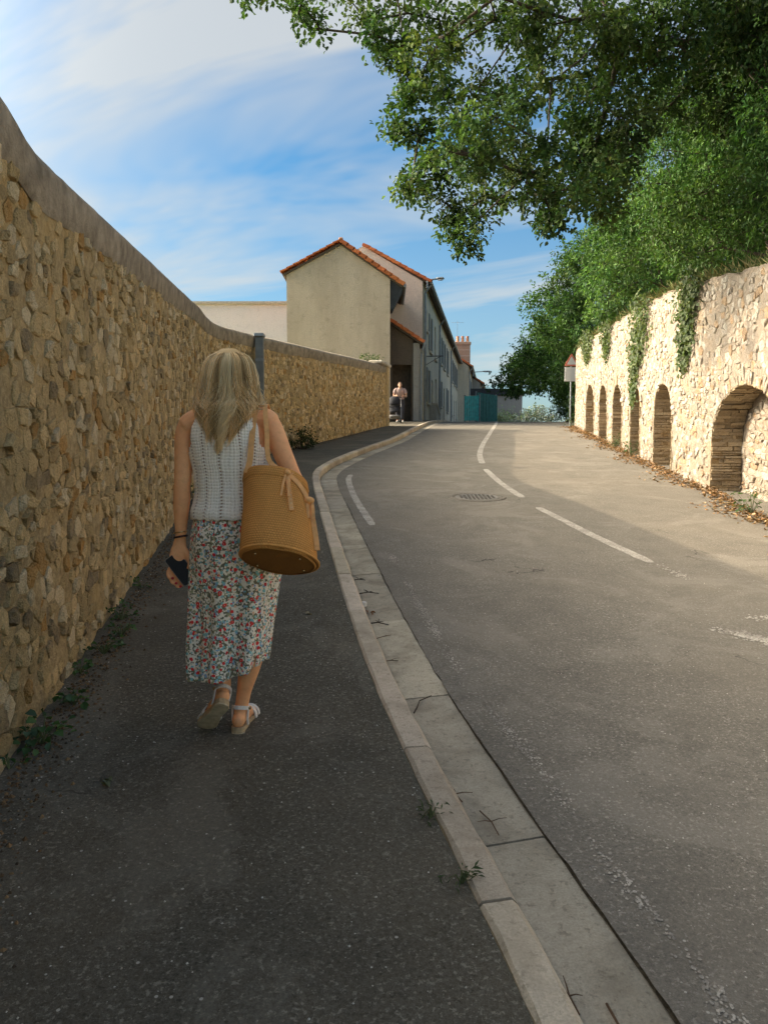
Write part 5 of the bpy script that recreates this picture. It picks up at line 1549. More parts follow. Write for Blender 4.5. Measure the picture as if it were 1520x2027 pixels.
def remesh(verts, faces, voxel, smooth_it=4):
    """fuse overlapping lofts into one continuous skin"""
    me = mesh_of(verts, faces, 'raw')
    o = bpy.data.objects.new('raw', me); COL.objects.link(o)
    m = o.modifiers.new('r', 'REMESH'); m.mode = 'VOXEL'; m.voxel_size = voxel
    if smooth_it:
        s_ = o.modifiers.new('s', 'SMOOTH'); s_.factor = .5; s_.iterations = smooth_it
    dg = bpy.context.evaluated_depsgraph_get()
    out = bpy.data.meshes.new_from_object(o.evaluated_get(dg))
    bpy.data.objects.remove(o); bpy.data.meshes.remove(me)
    out.materials.clear()
    return out
def catmull(pts, n):
    P = [np.array(p, float) for p in pts]; out = []
    for i in range(len(P) - 1):
        p0, p1, p2, p3 = P[max(i - 1, 0)], P[i], P[i + 1], P[min(i + 2, len(P) - 1)]
        for k in range(n):
            t = k / n
            out.append(.5 * (2 * p1 + (p2 - p0) * t + (2 * p0 - 5 * p1 + 4 * p2 - p3) * t * t + (3 * p1 - p0 - 3 * p2 + p3) * t ** 3))
    out.append(P[-1]); return out
def limb(g, pts, n=16, sub=5, up=None):
    """pts: (x, y, z, r) or (x, y, z, ra, rb) joints along a limb"""
    pts = [tuple(p) if len(p) > 4 else (*p, p[3]) for p in pts]
    C = catmull(pts, sub)
    rr = [(c[3], c[4]) if len(c) > 4 else c[3] for c in C]
    g.tube([c[:3] for c in C], rr, n, True, None, 1.0, up)
def ball(g, c, r, n=16, m=10):
    V = [(c[0], c[1], c[2] - r[2])]
    for i in range(1, m):
        t = math.pi * i / m
        for k in range(n):
            a = 2 * math.pi * k / n; V.append((c[0] + r[0] * math.sin(t) * math.cos(a), c[1] + r[1] * math.sin(t) * math.sin(a), c[2] - r[2] * math.cos(t)))
    V.append((c[0], c[1], c[2] + r[2])); F = [[0, 1 + (k + 1) % n, 1 + k] for k in range(n)]
    for i in range(m - 2):
        for k in range(n): F.append([1 + i * n + k, 1 + i * n + (k + 1) % n, 1 + (i + 1) * n + (k + 1) % n, 1 + (i + 1) * n + k])
    e = len(V) - 1; F += [[e, 1 + (m - 2) * n + k, 1 + (m - 2) * n + (k + 1) % n] for k in range(n)]
    g.add(V, F)

WX, WY = -.672, 3.32
WZ = wz(WX, WY)
WB = Vector((WX, WY, WZ))
woman = thing('person', 'blonde woman in white knit top and floral midi skirt walking away up the pavement', 'person', WB)
def wput(name, me_or_geo, m, parent=None, **kw):
    """geometry given in the woman's own frame"""
    if isinstance(me_or_geo, Geo):
        me = mesh_of(me_or_geo.v, me_or_geo.f, name, np.array(me_or_geo.c) if kw.get('tint') else None)
    else: me = me_or_geo
    return link(name, me, MAT[m] if m else None, parent or woman, None, kw.get('kind'), kw.get('smooth', True))

# ---------- body: head, neck, trunk, arms with hands, legs with feet, fused into one skin
g = Geo()
V, F = rings_vf([(.015, .02, .80, .14, .11), (.015, .02, .90, .165, .125), (.012, .02, .99, .145, .105), (.008, .02, 1.08, .128, .092), (.005, .02, 1.18, .140, .098),
                 (.003, .02, 1.28, .155, .102), (.0, .015, 1.345, .160, .092), (.0, .01, 1.385, .145, .075), (.0, .005, 1.415, .085, .06), (.0, .005, 1.44, .055, .055)], 28); g.add(V, F)
limb(g, [(.0, .0, 1.40, .056), (.0, .012, 1.46, .051), (.0, .03, 1.52, .052)])
ball(g, (.0, .045, 1.565), (.074, .090, .098), 22, 14)
ball(g, (.0, .085, 1.525), (.054, .060, .062)); ball(g, (.0, .148, 1.56), (.012, .016, .020), 8, 6)
for sx_ in (-1, 1): ball(g, (sx_ * .076, .04, 1.57), (.012, .020, .032), 8, 6)
# shoulders
limb(g, [(-.08, .01, 1.385, .050), (-.14, .015, 1.372, .054), (-.178, .015, 1.345, .052)]); limb(g, [(.08, .01, 1.385, .050), (.145, .015, 1.382, .054), (.185, .015, 1.36, .052)])
# left arm hangs, a little bent; the hand turns its palm back and holds the telephone
limb(g, [(-.168, .015, 1.365, .046), (-.186, .015, 1.31, .045), (-.192, .008, 1.22, .041), (-.197, .0, 1.13, .0365), (-.201, .0, 1.085, .035), (-.206, .008, 1.03, .037), (-.212, .016, .96, .031), (-.216, .02, .89, .0245), (-.218, .02, .855, (.024), .019)])
limb(g, [(-.218, .02, .865, .024, .019), (-.222, .018, .83, .032, .019), (-.226, .012, .79, .040, .018), (-.224, .008, .75, .040, .017), (-.216, .004, .725, .034, .014)], up=(1, 0, 0))
for (b, k1, k2, tp_, r) in (((-.250, .010, .752), (-.268, .000, .722), (-.262, -.018, .700), (-.245, -.026, .696), .0088), ((-.240, .010, .735), (-.256, .000, .698), (-.246, -.020, .676), (-.230, -.027, .674), .0092),
                            ((-.226, .010, .722), (-.236, .002, .682), (-.226, -.018, .660), (-.212, -.026, .660), .0090), ((-.210, .010, .718), (-.212, .004, .684), (-.204, -.014, .664), (-.194, -.022, .666), .0080)):
    limb(g, [(*b, r * 1.15), (*k1, r), (*k2, r * .92), (*tp_, r * .78)], 10, 4)
limb(g, [(-.196, .012, .815, .014), (-.178, -.002, .785, .0115), (-.170, -.016, .755, .0102), (-.176, -.024, .735, .0085)], 10, 4)
# right arm: upper arm out over the bag, forearm swung forward to steady it
limb(g, [(.172, .015, 1.375, .047), (.198, .012, 1.325, .046), (.236, .0, 1.235, .042), (.276, -.010, 1.145, .0375), (.300, -.008, 1.098, .036), (.308, .025, 1.062, .036), (.300, .085, 1.03, .033), (.284, .15, 1.005, .026), (.275, .195, .995, .0225)])
limb(g, [(.277, .19, .995, .022, .017), (.268, .225, .99, .032, .018), (.258, .265, .982, .036, .017)], up=(0, 0, 1))
for dz, ln in ((.024, .065), (.009, .075), (-.006, .07), (-.020, .055)):
    limb(g, [(.256, .26, .982 + dz, .010), (.240, .26 + ln * .5, .975 + dz, .009), (.215, .26 + ln * .7, .970 + dz, .008), (.196, .26 + ln * .55, .968 + dz, .007)], 10, 4)
limb(g, [(.262, .215, 1.005, .013), (.244, .235, 1.022, .011), (.226, .255, 1.026, .009)], 10, 4)
# right leg planted
limb(g, [(.095, .02, .88, .082), (.112, .035, .74, .075), (.112, .055, .60, .062), (.104, .075, .50, .054), (.098, .062, .44, .050), (.088, .042, .36, .053), (.072, .040, .28, .047), (.050, .045, .19, .0345), (.036, .050, .12, .030), (.028, .050, .075, .031)])
limb(g, [(.026, .022, .052, .030), (.028, .065, .055, .033), (.034, .13, .050, .034), (.042, .19, .040, .036, .022), (.046, .235, .034, .032, .016)], up=(1, 0, 0))
ball(g, (.025, .020, .050), (.030, .032, .032))
# left leg trailing, heel up
LH, LT = Vector((-.012, -.105, .168)), Vector((-.138, .030, .004))     # heel and toe end of the lifted sole
Ld = (LT - LH).normalized(); Ln = Vector((.05, .72, .70)); Ln = (Ln - Ld * Ln.dot(Ld)).normalized()
def lf(t, h): return tuple(LH + Ld * t + Ln * h)
LA = lf(.048, .088)                                                     # ankle
limb(g, [(-.075, .02, .88, .082), (-.088, .055, .74, .074), (-.086, .095, .60, .060), (-.080, .110, .50, .053), (-.074, .085, .43, .050), (-.062, .055, .35, .050), (-.046, .022, .28, .040), (*lf(.046, .115), .031), (*LA, .030), (*lf(.045, .06), .030)])
limb(g, [(*lf(.022, .048), .027), (*lf(.06, .055), .032), (*lf(.115, .050), .032), (*lf(.165, .042), .035, .024), (*lf(.205, .036), .032, .017)])
ball(g, lf(.028, .050), (.029, .029, .029))
for i in range(5):
    for (o_, d_, r0) in (((.046 + (i - 2) * .0135, .238, .030), (.002, .028 - abs(i - 1) * .004, -.006), .0085), (lf(.208, .034) , tuple(Ld * (.026 - abs(i - 1) * .003) + Ld.cross(Ln) * ((i - 2) * .013)), .008)):
        limb(g, [(*o_, r0), (o_[0] + d_[0], o_[1] + d_[1], o_[2] + d_[2], r0 * .8)], 8, 3)
body = wput('body', remesh(g.v, g.f, .0055, 3), 'skin_tanned', smooth=True)

# ---------- skirt: printed midi, folds, side slit on the right
def skirt():
    nz, na = 60, 120
    prof = [(1.0, .008, .005, .150, .110), (.96, .010, .01, .158, .118), (.90, .014, .015, .176, .134), (.82, .018, .02, .187, .142), (.72, .018, .02, .188, .140), (.60, .010, .02, .176, .135), (.48, .002, .015, .163, .138), (.38, -.006, .01, .156, .145), (.30, -.012, .005, .150, .150), (.24, -.014, .0, .148, .152)]
    Z = np.array([p[0] for p in prof])[::-1]; A = np.array([p[1:] for p in prof])[::-1]
    V, UV = [], []
    for i in range(nz + 1):
        for k in range(na):
            a = 2 * math.pi * k / na
            cx, sy_ = math.cos(a), math.sin(a)
            side = sstep(-.2, .9, cx)
            hem = .262 + .062 * side + .006 * math.sin(3 * a + 1)
            t = i / nz
            z = 1.0 + (hem - 1.0) * t
            q = [np.interp(z, Z, A[:, j]) for j in range(4)]
            # folds deepen towards the hem; the cloth is drawn tight over the seat
            fold = (.004 + .026 * t ** 1.2) * (math.sin(7 * a + 1.4 * math.sin(2.2 * t) + .4) * .55 + math.sin(11 * a - 2 * t + 2.0) * .35 + mnoise.noise(Vector((cx * 3, sy_ * 3, z * 3.2))) * .9)
            seat = .016 * math.exp(-((z - .87) / .09) ** 2) * (math.exp(-((cx + .42) / .3) ** 2) + math.exp(-((cx - .42) / .3) ** 2)) * (1 if sy_ < 0 else 0)
            rr = 1 + fold / .16 + seat / .14
            # between the legs the back falls in a little
            dip = -.020 * t * math.exp(-((cx - .18) / .22) ** 2) * (1 if sy_ < 0 else 0)
            x = q[0] + q[2] * rr * math.copysign(abs(cx) ** .9, cx); y = q[1] + q[3] * rr * math.copysign(abs(sy_) ** .9, sy_) - dip
            V.append((x, y, z)); UV.append((k / na, t))
    F = [[i * na + k, i * na + (k + 1) % na, (i + 1) * na + (k + 1) % na, (i + 1) * na + k] for i in range(nz) for k in range(na)]
    # slit: leave a gap above the hem on the right back
    ks = int(na * .905)
    F = [f for j, f in enumerate(F) if not (j % na in (ks,) and j // na > nz * .93)]
    return mesh_of(V, F, 'skirt', None, UV)
def floral():
    k = M('floral_print', .85, .2)
    def cells(scale, seed):
        co = k.n('ShaderNodeVectorMath', operation='ADD'); k.l(k.co, co.inputs[0]); co.inputs[1].default_value = (seed, seed * 1.7, seed * .6)
        wob = k.n('ShaderNodeTexNoise'); wob.inputs['Scale'].default_value = scale * 1.3; wob.inputs['Detail'].default_value = 2; k.l(co.outputs[0], wob.inputs['Vector'])
        w2 = k.n('ShaderNodeVectorMath', operation='SCALE'); k.l(wob.outputs['Color'], w2.inputs[0]); w2.inputs['Scale'].default_value = .55 / scale
        c2 = k.n('ShaderNodeVectorMath', operation='ADD'); k.l(co.outputs[0], c2.inputs[0]); k.l(w2.outputs[0], c2.inputs[1])
        v = k.n('ShaderNodeTexVoronoi'); v.inputs['Scale'].default_value = scale; k.l(c2.outputs[0], v.inputs['Vector'])
        s_ = k.n('ShaderNodeSeparateColor'); k.l(v.outputs['Color'], s_.inputs[0])
        return v.outputs['Distance'], s_.outputs[0], s_.outputs[1]
    d0, a0, b0 = cells(125, 0.0)
    base = k.mix(k.math('GREATER_THAN', a0, .40), (.16, .15, .10), (.84, .76, .64))
    base = k.mix(k.math('GREATER_THAN', b0, .86), base, (.34, .34, .20))
    for scale, seed, thr, sel, col in ((62, 3.1, .36, (.62, 1.0), (.86, .79, .69)), (54, 7.7, .36, (.42, 1.0), (.22, .50, .52)), (62, 12.3, .33, (.66, 1.0), (.26, .40, .58)), (46, 17.9, .38, (.60, 1.0), (.74, .04, .035)), (52, 23.3, .30, (.80, 1.0), (.80, .48, .30)), (44, 29.1, .30, (.80, 1.0), (.62, .02, .03))):
        d, a, b = cells(scale, seed)
        m_ = k.math('MULTIPLY', k.math('LESS_THAN', d, thr), k.math('GREATER_THAN', a, sel[0]))
        base = k.mix(m_, base, col)
        base = k.mix(k.math('MULTIPLY', m_, k.math('LESS_THAN', d, thr * .28)), base, (.60, .50, .34))
    k.color(base).bump(k.noise(500, 2, .6), .15, .001); k.b.inputs['Sheen Weight'].default_value = .15
    MAT['floral_print'] = k.m
floral()
sk = wput('skirt', skirt(), 'floral_print')
sol = sk.modifiers.new('thickness', 'SOLIDIFY'); sol.thickness = .003; sol.offset = 0

# ---------- white sleeveless knit top, ribs and openwork columns
def knit_mat():
    k = M('white_knit', .95, .1)
    wz_ = k.n('ShaderNodeTexNoise'); wz_.inputs['Scale'].default_value = 9; wz_.inputs['Detail'].default_value = 4; k.l(k.co, wz_.inputs['Vector'])
    ws = k.n('ShaderNodeVectorMath', operation='SCALE'); k.l(wz_.outputs['Color'], ws.inputs[0]); ws.inputs['Scale'].default_value = .022
    wa = k.n('ShaderNodeVectorMath', operation='ADD'); k.l(k.uv(), wa.inputs[0]); k.l(ws.outputs[0], wa.inputs[1])
    sp = k.n('ShaderNodeSeparateXYZ'); k.l(wa.outputs[0], sp.inputs[0])
    u, v = sp.outputs[0], sp.outputs[1]
    row = k.math('ABSOLUTE', k.math('SINE', k.math('MULTIPLY', v, 3.1416 * 34)))
    colm = k.math('ABSOLUTE', k.math('SINE', k.math('MULTIPLY', u, 3.1416 * 84)))
    lad = k.math('POWER', k.math('ABSOLUTE', k.math('SINE', k.math('ADD', k.math('MULTIPLY', u, 3.1416 * 15), .9))), 55.0)
    lad2 = k.math('POWER', k.math('ABSOLUTE', k.math('SINE', k.math('ADD', k.math('MULTIPLY', u, 3.1416 * 60), .4))), 14.0)
    hole = k.math('MULTIPLY', lad, k.ramp(row, .55, .85), True)
    h2 = k.math('MULTIPLY', k.math('MULTIPLY', lad2, k.ramp(row, .45, .8)), k.ramp(k.noise(60, 3, .7), .40, .62), True)
    bodyc = k.mix(k.ramp(k.noise(120, 3, .6), .3, .7), (.86, .78, .66), (.97, .90, .79))
    c = k.mix(hole, bodyc, (.30, .17, .10)); c = k.mix(k.math('MULTIPLY', h2, .75), c, (.46, .34, .25))  # holes are painted: skin and shadow behind the knit put into the colour
    k.color(c); hgt = k.math('SUBTRACT', k.math('ADD', k.math('MULTIPLY', row, .5), k.math('MULTIPLY', colm, .5)), hole)
    k.bump(hgt, .9, .004).bump(k.noise(300, 3, .7), .4, .002); k.b.inputs['Sheen Weight'].default_value = .3
    MAT['white_knit'] = k.m
knit_mat()
def knit_top():
    na, nz = 96, 44
    prof = [(.955, .010, .01, .172, .128), (.985, .010, .01, .170, .126), (1.02, .010, .015, .160, .118), (1.08, .008, .02, .150, .110), (1.16, .006, .02, .158, .112), (1.24, .003, .02, .170, .116), (1.30, .0, .018, .174, .114), (1.345, .0, .014, .170, .104), (1.385, .0, .010, .150, .086), (1.42, .0, .006, .098, .070)]
    Z = np.array([p[0] for p in prof]); A = np.array([p[1:] for p in prof])
    V, UV = [], []
    for i in range(nz + 1):
        t = i / nz
        for k in range(na):
            a = 2 * math.pi * k / na; cx, s_ = math.cos(a), math.sin(a)
            z = .955 + (1.415 - .955) * t
            z += (.018 * abs(cx) ** 2 * -t * t) + .004 * math.sin(a * 23) * (1 - t) ** 6
            q = [np.interp(z, Z, A[:, j]) for j in range(4)]
            w = .0035 * mnoise.noise(Vector((cx * 4, s_ * 4, z * 9))) + .003 * math.sin(z * 60 + 2 * cx) * (1 - t) * .6
            V.append((q[0] + (q[2] + w) * math.copysign(abs(cx) ** .86, cx), q[1] + (q[3] + w) * math.copysign(abs(s_) ** .86, s_), z)); UV.append((k / na, t))
    F = []
    for i in range(nz):
        for k in range(na):
            a = 2 * math.pi * (k + .5) / na; z = .955 + .46 * (i + .5) / nz; cx = math.cos(a)
            # armholes and neckline left open
            if z > 1.235 and abs(cx) > .80 + .19 * max(0, (1.285 - z) / .05) * (z < 1.285): continue
            if z > 1.395 and abs(cx) < .62 + .6 * (z - 1.395) / .02: continue
            F.append([i * na + k, i * na + (k + 1) % na, (i + 1) * na + (k + 1) % na, (i + 1) * na + k])
    return mesh_of(V, F, 'knit_top', None, UV)
tp_o = wput('knit_top', knit_top(), 'white_knit')
sol = tp_o.modifiers.new('thickness', 'SOLIDIFY'); sol.thickness = .006; sol.offset = .5

# ---------- hair: long, layered, waved, ash to honey blonde
def hair_mat():
    k = M('blonde_hair', .6, .12); k.color(k.attr()); k.b.inputs['Anisotropic'].default_value = .5; MAT['blonde_hair'] = k.m
hair_mat()
hr = np.random.default_rng(99)
def hair_env(z):
    """half width and back depth of the hair mass at height z, with its middle x"""
    Zs = [1.215, 1.25, 1.30, 1.36, 1.42, 1.47, 1.52, 1.57, 1.62, 1.66, 1.688]
    W = [.050, .064, .082, .108, .129, .127, .118, .110, .098, .074, .030]
    B = [.085, .10, .115, .125, .125, .115, .10, .088, .070, .040, .008]
    X = [-.018, -.018, -.010, .0, .004, .003, .001, .0, .0, .0, .0]
    return np.interp(z, Zs, W), np.interp(z, Zs, B), np.interp(z, Zs, X)
def hair_shell():
    V = []; na = 40; zs = np.linspace(1.30, 1.687, 36)
    for z in zs:
        w, b, x0 = hair_env(z)
        for k in range(na):
            a = 2 * math.pi * k / na; c, s_ = math.cos(a), math.sin(a)
            front = s_ > 0
            yb = (.040 if z > 1.45 else .02 - (1.45 - z) * .12)
            dep = (b * 1.0 if not front else (.085 if z > 1.50 else max(.012, .085 - (1.50 - z) * .9)))
            rip = 1 + .05 * mnoise.noise(Vector((a * 2.5, z * 3, 0)))
            V.append((x0 + w * .94 * rip * c, yb + dep * rip * s_ * .96, z - (.0 if z > 1.34 else .05 * abs(mnoise.noise(Vector((a * 4, 1, 1)))))))
    F = [[i * na + k, i * na + (k + 1) % na, (i + 1) * na + (k + 1) % na, (i + 1) * na + k] for i in range(len(zs) - 1) for k in range(na)]
    F += [list(range(na - 1, -1, -1)), [(len(zs) - 1) * na + k for k in range(na)]]
    C = np.tile((.60, .41, .20), (len(V), 1))
    return mesh_of(V, F, 'hair', C)
hair = wput('hair', hair_shell(), 'blonde_hair')
def strands(n):
    V, F, C = [], [], []; o = 0
    for i in range(n):
        a = hr.uniform(-math.pi, .0) if hr.random() < .86 else hr.choice([hr.uniform(0, .55), hr.uniform(math.pi - .55, math.pi)])
        ca = math.cos(a)
        length = hr.uniform(.0, 1.0)
        zend = (1.225 + .16 * abs(ca) ** 1.6 + abs(hr.normal(0, .05))) if hr.random() < .65 else hr.uniform(1.27, 1.46)
        lay = hr.uniform(.90, 1.05) if hr.random() < .93 else hr.uniform(1.05, 1.16)
        steps = 22; ph = hr.uniform(0, 6.28); amp = hr.uniform(.2, 1.0)
        z0 = 1.692 - .008 * hr.random()
        lock = int((a + 4) * 5.2); lph = lock * 2.4
        tone = hr.random()
        col = np.array([(.98, .68, .34), (.86, .57, .26), (1.0, .80, .49), (.62, .39, .17), (.40, .245, .105)][int(hr.choice(5, p=[.30, .26, .20, .15, .09]))]) * hr.uniform(.85, 1.15)
        if math.sin(lph * 1.7) > .6: col *= .70
        elif math.sin(lph * 2.9) > .5: col = np.array([1.0, .78, .45]) * hr.uniform(.85, 1.0)
        pts = []
        for k in range(steps):
            t = k / (steps - 1)
            z = z0 + (zend - z0) * t
            w, b, x0 = hair_env(z)
            yb = (.040 if z > 1.45 else .02 - (1.45 - z) * .12)
            front = math.sin(a) > 0
            dep = b if not front else .06
            wave = (sstep(.30, .9, t)) * amp
            da = wave * .40 * math.sin(t * 12 + lph + ph * .22)
            rr = lay * (1 + .12 * wave * math.sin(t * 14 + lph * 1.3 + 1.2 + ph * .2)) * min(1, .12 + 8 * t if t < .11 else 1)
            aa = a + da + (.12 * math.sin(lph) * t)
            # lower ends gather into locks
            pull = sstep(.62, 1.0, t) * .35
            la = (lock + .5) / 5.2 - 4
            aa = aa * (1 - pull) + la * pull if not front else aa
            pts.append(Vector((x0 + w * rr * math.cos(aa), yb + dep * rr * math.sin(aa), z)))
        r0 = hr.uniform(.0008, .0019)
        v, f = tube_vf(pts, [r0 * (1 - .65 * (k / (steps - 1)) ** 2) for k in range(steps)], 3, False)
        V += [tuple(p) for p in v]; F += [[q + o for q in ff] for ff in f]; o += len(v)
        grad = np.linspace(.74, 1.0, steps)[:, None] * col[None] if hr.random() < .75 else np.tile(col, (steps, 1))
        C.append(np.repeat(grad, 3, axis=0))
    return mesh_of(np.array(V), np.array(F), 'strands', np.vstack(C))
st = link('strands', strands(6500), MAT['blonde_hair'], hair, None, 'stuff', True)

# ---------- bracelet and watch on the left wrist
simple('bracelet_dark', (.045, .02, .015), .5, .2, 40); simple('bracelet_gold', (.75, .55, .28), .25, .1, 40, metal=1.0)
for nm, zc_, m_, rr in (('bracelet', .872, 'bracelet_dark', .0042), ('bangle', .892, 'bracelet_gold', .0026)):
    pts = [(-.2165 + .0285 * math.cos(a), .02 + .028 * math.sin(a), zc_ + .006 * math.cos(a + .5)) for a in np.linspace(0, 2 * math.pi, 25)]
    wput(nm, Geo().tube(pts, rr, 6, False), m_)
# ---------- nail varnish
simple('nail_red', (.50, .03, .04), .3, .1, 30)
for q in ((-.245, -.028, .696), (-.230, -.029, .674), (-.212, -.028, .660), (-.194, -.024, .666)):
    gg = Geo(); ball(gg, (q[0] + .004, q[1] - .004, q[2] + .001), (.0068, .004, .0058), 8, 6); wput('nail', gg, 'nail_red')

# ---------- sandals
simple('cork_sole', (.46, .34, .20), .9, .25, 60, bump=(90, .6, .004)); simple('strap_white', (.74, .70, .64), .6, .12, 40, bump=(120, .4, .002)); simple('sole_rubber', (.50, .41, .27), .9, .3, 30, bump=(110, .7, .004))
def sole(heel, toe, nrm, mname, th, name, w=1.0):
    """footbed from heel to toe; nrm points up out of the footbed"""
    heel, toe, nrm = Vector(heel), Vector(toe), Vector(nrm).normalized()
    d = toe - heel; L = d.length; d.normalize(); nrm = (nrm - d * nrm.dot(d)).normalized(); s_ = d.cross(nrm)
    out = []
    prof = [(0, .006), (.02, .022), (.08, .031), (.22, .032), (.42, .029), (.60, .037), (.76, .043), (.90, .037), (.97, .024), (1.0, .008)]
    left = [(t * L, -ww * w) for t, ww in prof]; right = [(t * L, ww * w) for t, ww in reversed(prof)]
    P = left + right; n = len(P)
    def up_(t): return .010 * math.sin(math.pi * min(1, t / L)) ** 2 * -0 + (.012 * max(0, t / L - .72) / .28)
    V = []
    for h, ins in ((0, .92), (th * .25, 1.0), (th * .8, 1.0), (th, .95)):
        V += [heel + d * t + s_ * (x * ins) + nrm * (h + up_(t)) for t, x in P]
    F = [list(range(n - 1, -1, -1)), [3 * n + i for i in range(n)]] + [[r * n + i, r * n + (i + 1) % n, (r + 1) * n + (i + 1) % n, (r + 1) * n + i] for r in range(3) for i in range(n)]
    return Geo().add(V, F), d, s_, nrm
def sandal(label, heel, toe, nrm, ankle, ar, out_sgn):
    g0, d, s_, nn = sole(heel, toe, nrm, 'cork_sole', .024, 'sole')
    so = wput('sandal', g0, 'cork_sole', smooth=False); so['label'] = label
    g1, *_ = sole(Vector(heel) - nn * .0065 - d * .001, Vector(toe) - nn * .0065, nn, '', .006, 'tread', 1.02)
    wput('tread', g1, 'sole_rubber', so, smooth=False)
    a = Vector(ankle)
    def strap(pts, w, th=.0032):
        gg = Geo(); n_ = len(pts); V = []
        for i, p in enumerate(pts):
            p = Vector(p[0]); axis = Vector(pts[i][1])
            t = (Vector(pts[min(i + 1, n_ - 1)][0]) - Vector(pts[max(i - 1, 0)][0])).normalized(); o = t.cross(axis).normalized()
            V += [p - axis * w / 2 - o * th, p + axis * w / 2 - o * th, p + axis * w / 2 + o * th, p - axis * w / 2 + o * th]
        F = [[i * 4 + k, i * 4 + (k + 1) % 4, (i + 1) * 4 + (k + 1) % 4, (i + 1) * 4 + k] for i in range(n_ - 1) for k in range(4)] + [[3, 2, 1, 0], [4 * n_ - 4, 4 * n_ - 3, 4 * n_ - 2, 4 * n_ - 1]]
        gg.add(V, F); wput('strap', gg, 'strap_white', so, smooth=False)
    leg_up = (a - Vector(heel) - d * .035).normalized()
    u1 = leg_up.cross(s_).normalized(); s2 = leg_up.cross(u1)
    # ankle strap, heel counter strap, two front straps
    strap([(a + u1 * (ar * math.cos(t)) + s2 * (ar * math.sin(t)), leg_up) for t in np.linspace(0, 2 * math.pi, 21)], .017)
    for sg in (-1, 1):
        strap([(a + s2 * (sg * ar) + leg_up * -.004, d), (Vector(heel) + d * .055 + s_ * (.034 * sg * (1 if s2.dot(s_) > 0 else -1)) + nn * .045, d), (Vector(heel) + d * .065 + s_ * (.033 * sg * (1 if s2.dot(s_) > 0 else -1)) + nn * .020, d)], .015)
    for t0, w, h in ((.62, .024, .054), (.78, .022, .044)):
        c = Vector(heel) + d * (t0 * (Vector(toe) - Vector(heel)).length)
        strap([(c + s_ * (.043 * math.cos(t)) + nn * (.016 + h * math.sin(t)), d) for t in np.linspace(0, math.pi, 13)], w)
    # buckle
    bq = a + s2 * (ar + .004) * (1 if s2.dot(s_) * out_sgn > 0 else -1)
    wput('buckle', Geo().box(bq.x - .006, bq.x + .006, bq.y - .008, bq.y + .008, bq.z - .007, bq.z + .007, None, .002), 'bracelet_gold', so, smooth=False)
sandal('white strapped sandal flat on the ground', (.022, -.014, .002), (.050, .262, .002), (0, 0, 1), (.030, .050, .098), .036, 1)
sandal('white strapped sandal with heel lifted and sole showing', LH, LT, Ln, LA, .036, -1)

# ---------- telephone in the left hand (held, so a thing of its own)
simple('phone_black', (.010, .010, .010), .35, .2, 30, .25); simple('phone_edge', (.20, .17, .14), .4, .2, 30, .5)
pc = WB + Vector((-.208, -.012, .735))
ph = thing('mobile_phone', 'black mobile phone held in the walking woman\'s left hand', 'phone', pc)
lx = Vector((.62, -.18, -.74)).normalized(); ny = Vector((.10, -.95, .30)); ny = (ny - lx * ny.dot(lx)).normalized(); sx2 = lx.cross(ny)
Mp = Matrix(((lx.x, sx2.x, ny.x, 0), (lx.y, sx2.y, ny.y, 0), (lx.z, sx2.z, ny.z, 0), (0, 0, 0, 1)))
def rrect(w, h, r, n=5):
    o = []
    for cx, cy, a0 in ((w / 2 - r, h / 2 - r, 0), (-w / 2 + r, h / 2 - r, 90), (-w / 2 + r, -h / 2 + r, 180), (w / 2 - r, -h / 2 + r, 270)):
        for k in range(n + 1): a = R(a0 + 90 * k / n); o.append((cx + r * math.cos(a), cy + r * math.sin(a)))
    return o
def pput(name, gg, m, root): return link(name, mesh_of(gg.v, gg.f, name), MAT[m], root)
pput('case', Geo().prism(rrect(.148, .073, .010), Mp, -.005, .0035), 'phone_edge', ph)
pput('screen', Geo().prism(rrect(.143, .068, .009), Mp, .0036, .0048), 'phone_black', ph)
pput('camera_lens', Geo().prism(rrect(.012, .012, .005), Mp @ Matrix.Translation((-.055, .02, 0)), -.0068, -.0052), 'phone_black', ph)
# ---------- the straw bucket bag on her right shoulder (carried: a thing of its own)
def straw(name, base, dark):
    k = M(name, .95, .08)
    wz_ = k.n('ShaderNodeTexNoise'); wz_.inputs['Scale'].default_value = 16; wz_.inputs['Detail'].default_value = 4; k.l(k.co, wz_.inputs['Vector'])
    ws = k.n('ShaderNodeVectorMath', operation='SCALE'); k.l(wz_.outputs['Color'], ws.inputs[0]); ws.inputs['Scale'].default_value = .03
    wa = k.n('ShaderNodeVectorMath', operation='ADD'); k.l(k.uv(), wa.inputs[0]); k.l(ws.outputs[0], wa.inputs[1])
    sp = k.n('ShaderNodeSeparateXYZ'); k.l(wa.outputs[0], sp.inputs[0])
    wv = k.math('ABSOLUTE', k.math('SINE', k.math('MULTIPLY', sp.outputs[1], 3.1416 * 34)))
    wu = k.math('ABSOLUTE', k.math('SINE', k.math('ADD', k.math('MULTIPLY', sp.outputs[0], 3.1416 * 90), k.math('MULTIPLY', k.math('FLOOR', k.math('MULTIPLY', sp.outputs[1], 34)), 1.5708))))
    h = k.math('MULTIPLY', k.math('POWER', wv, .6), k.math('POWER', wu, .5))
    c = k.mix(h, dark, base); c = k.mix(k.math('MULTIPLY', k.ramp(k.noise(12, 5, .65), .35, .7), .5), c, tuple(x * .72 for x in base))
    c = k.mix(k.ramp(k.noise(90, 3, .7), .2, .8), k.mix(1.0, c, (.78, .78, .78), 'MULTIPLY'), c)
    k.color(c).bump(h, .7, .003).bump(k.noise(250, 3, .7), .4, .002); MAT[name] = k.m
straw('straw_body', (.84, .40, .115), (.46, .195, .05)); straw('straw_base', (.50, .235, .07), (.28, .12, .032))
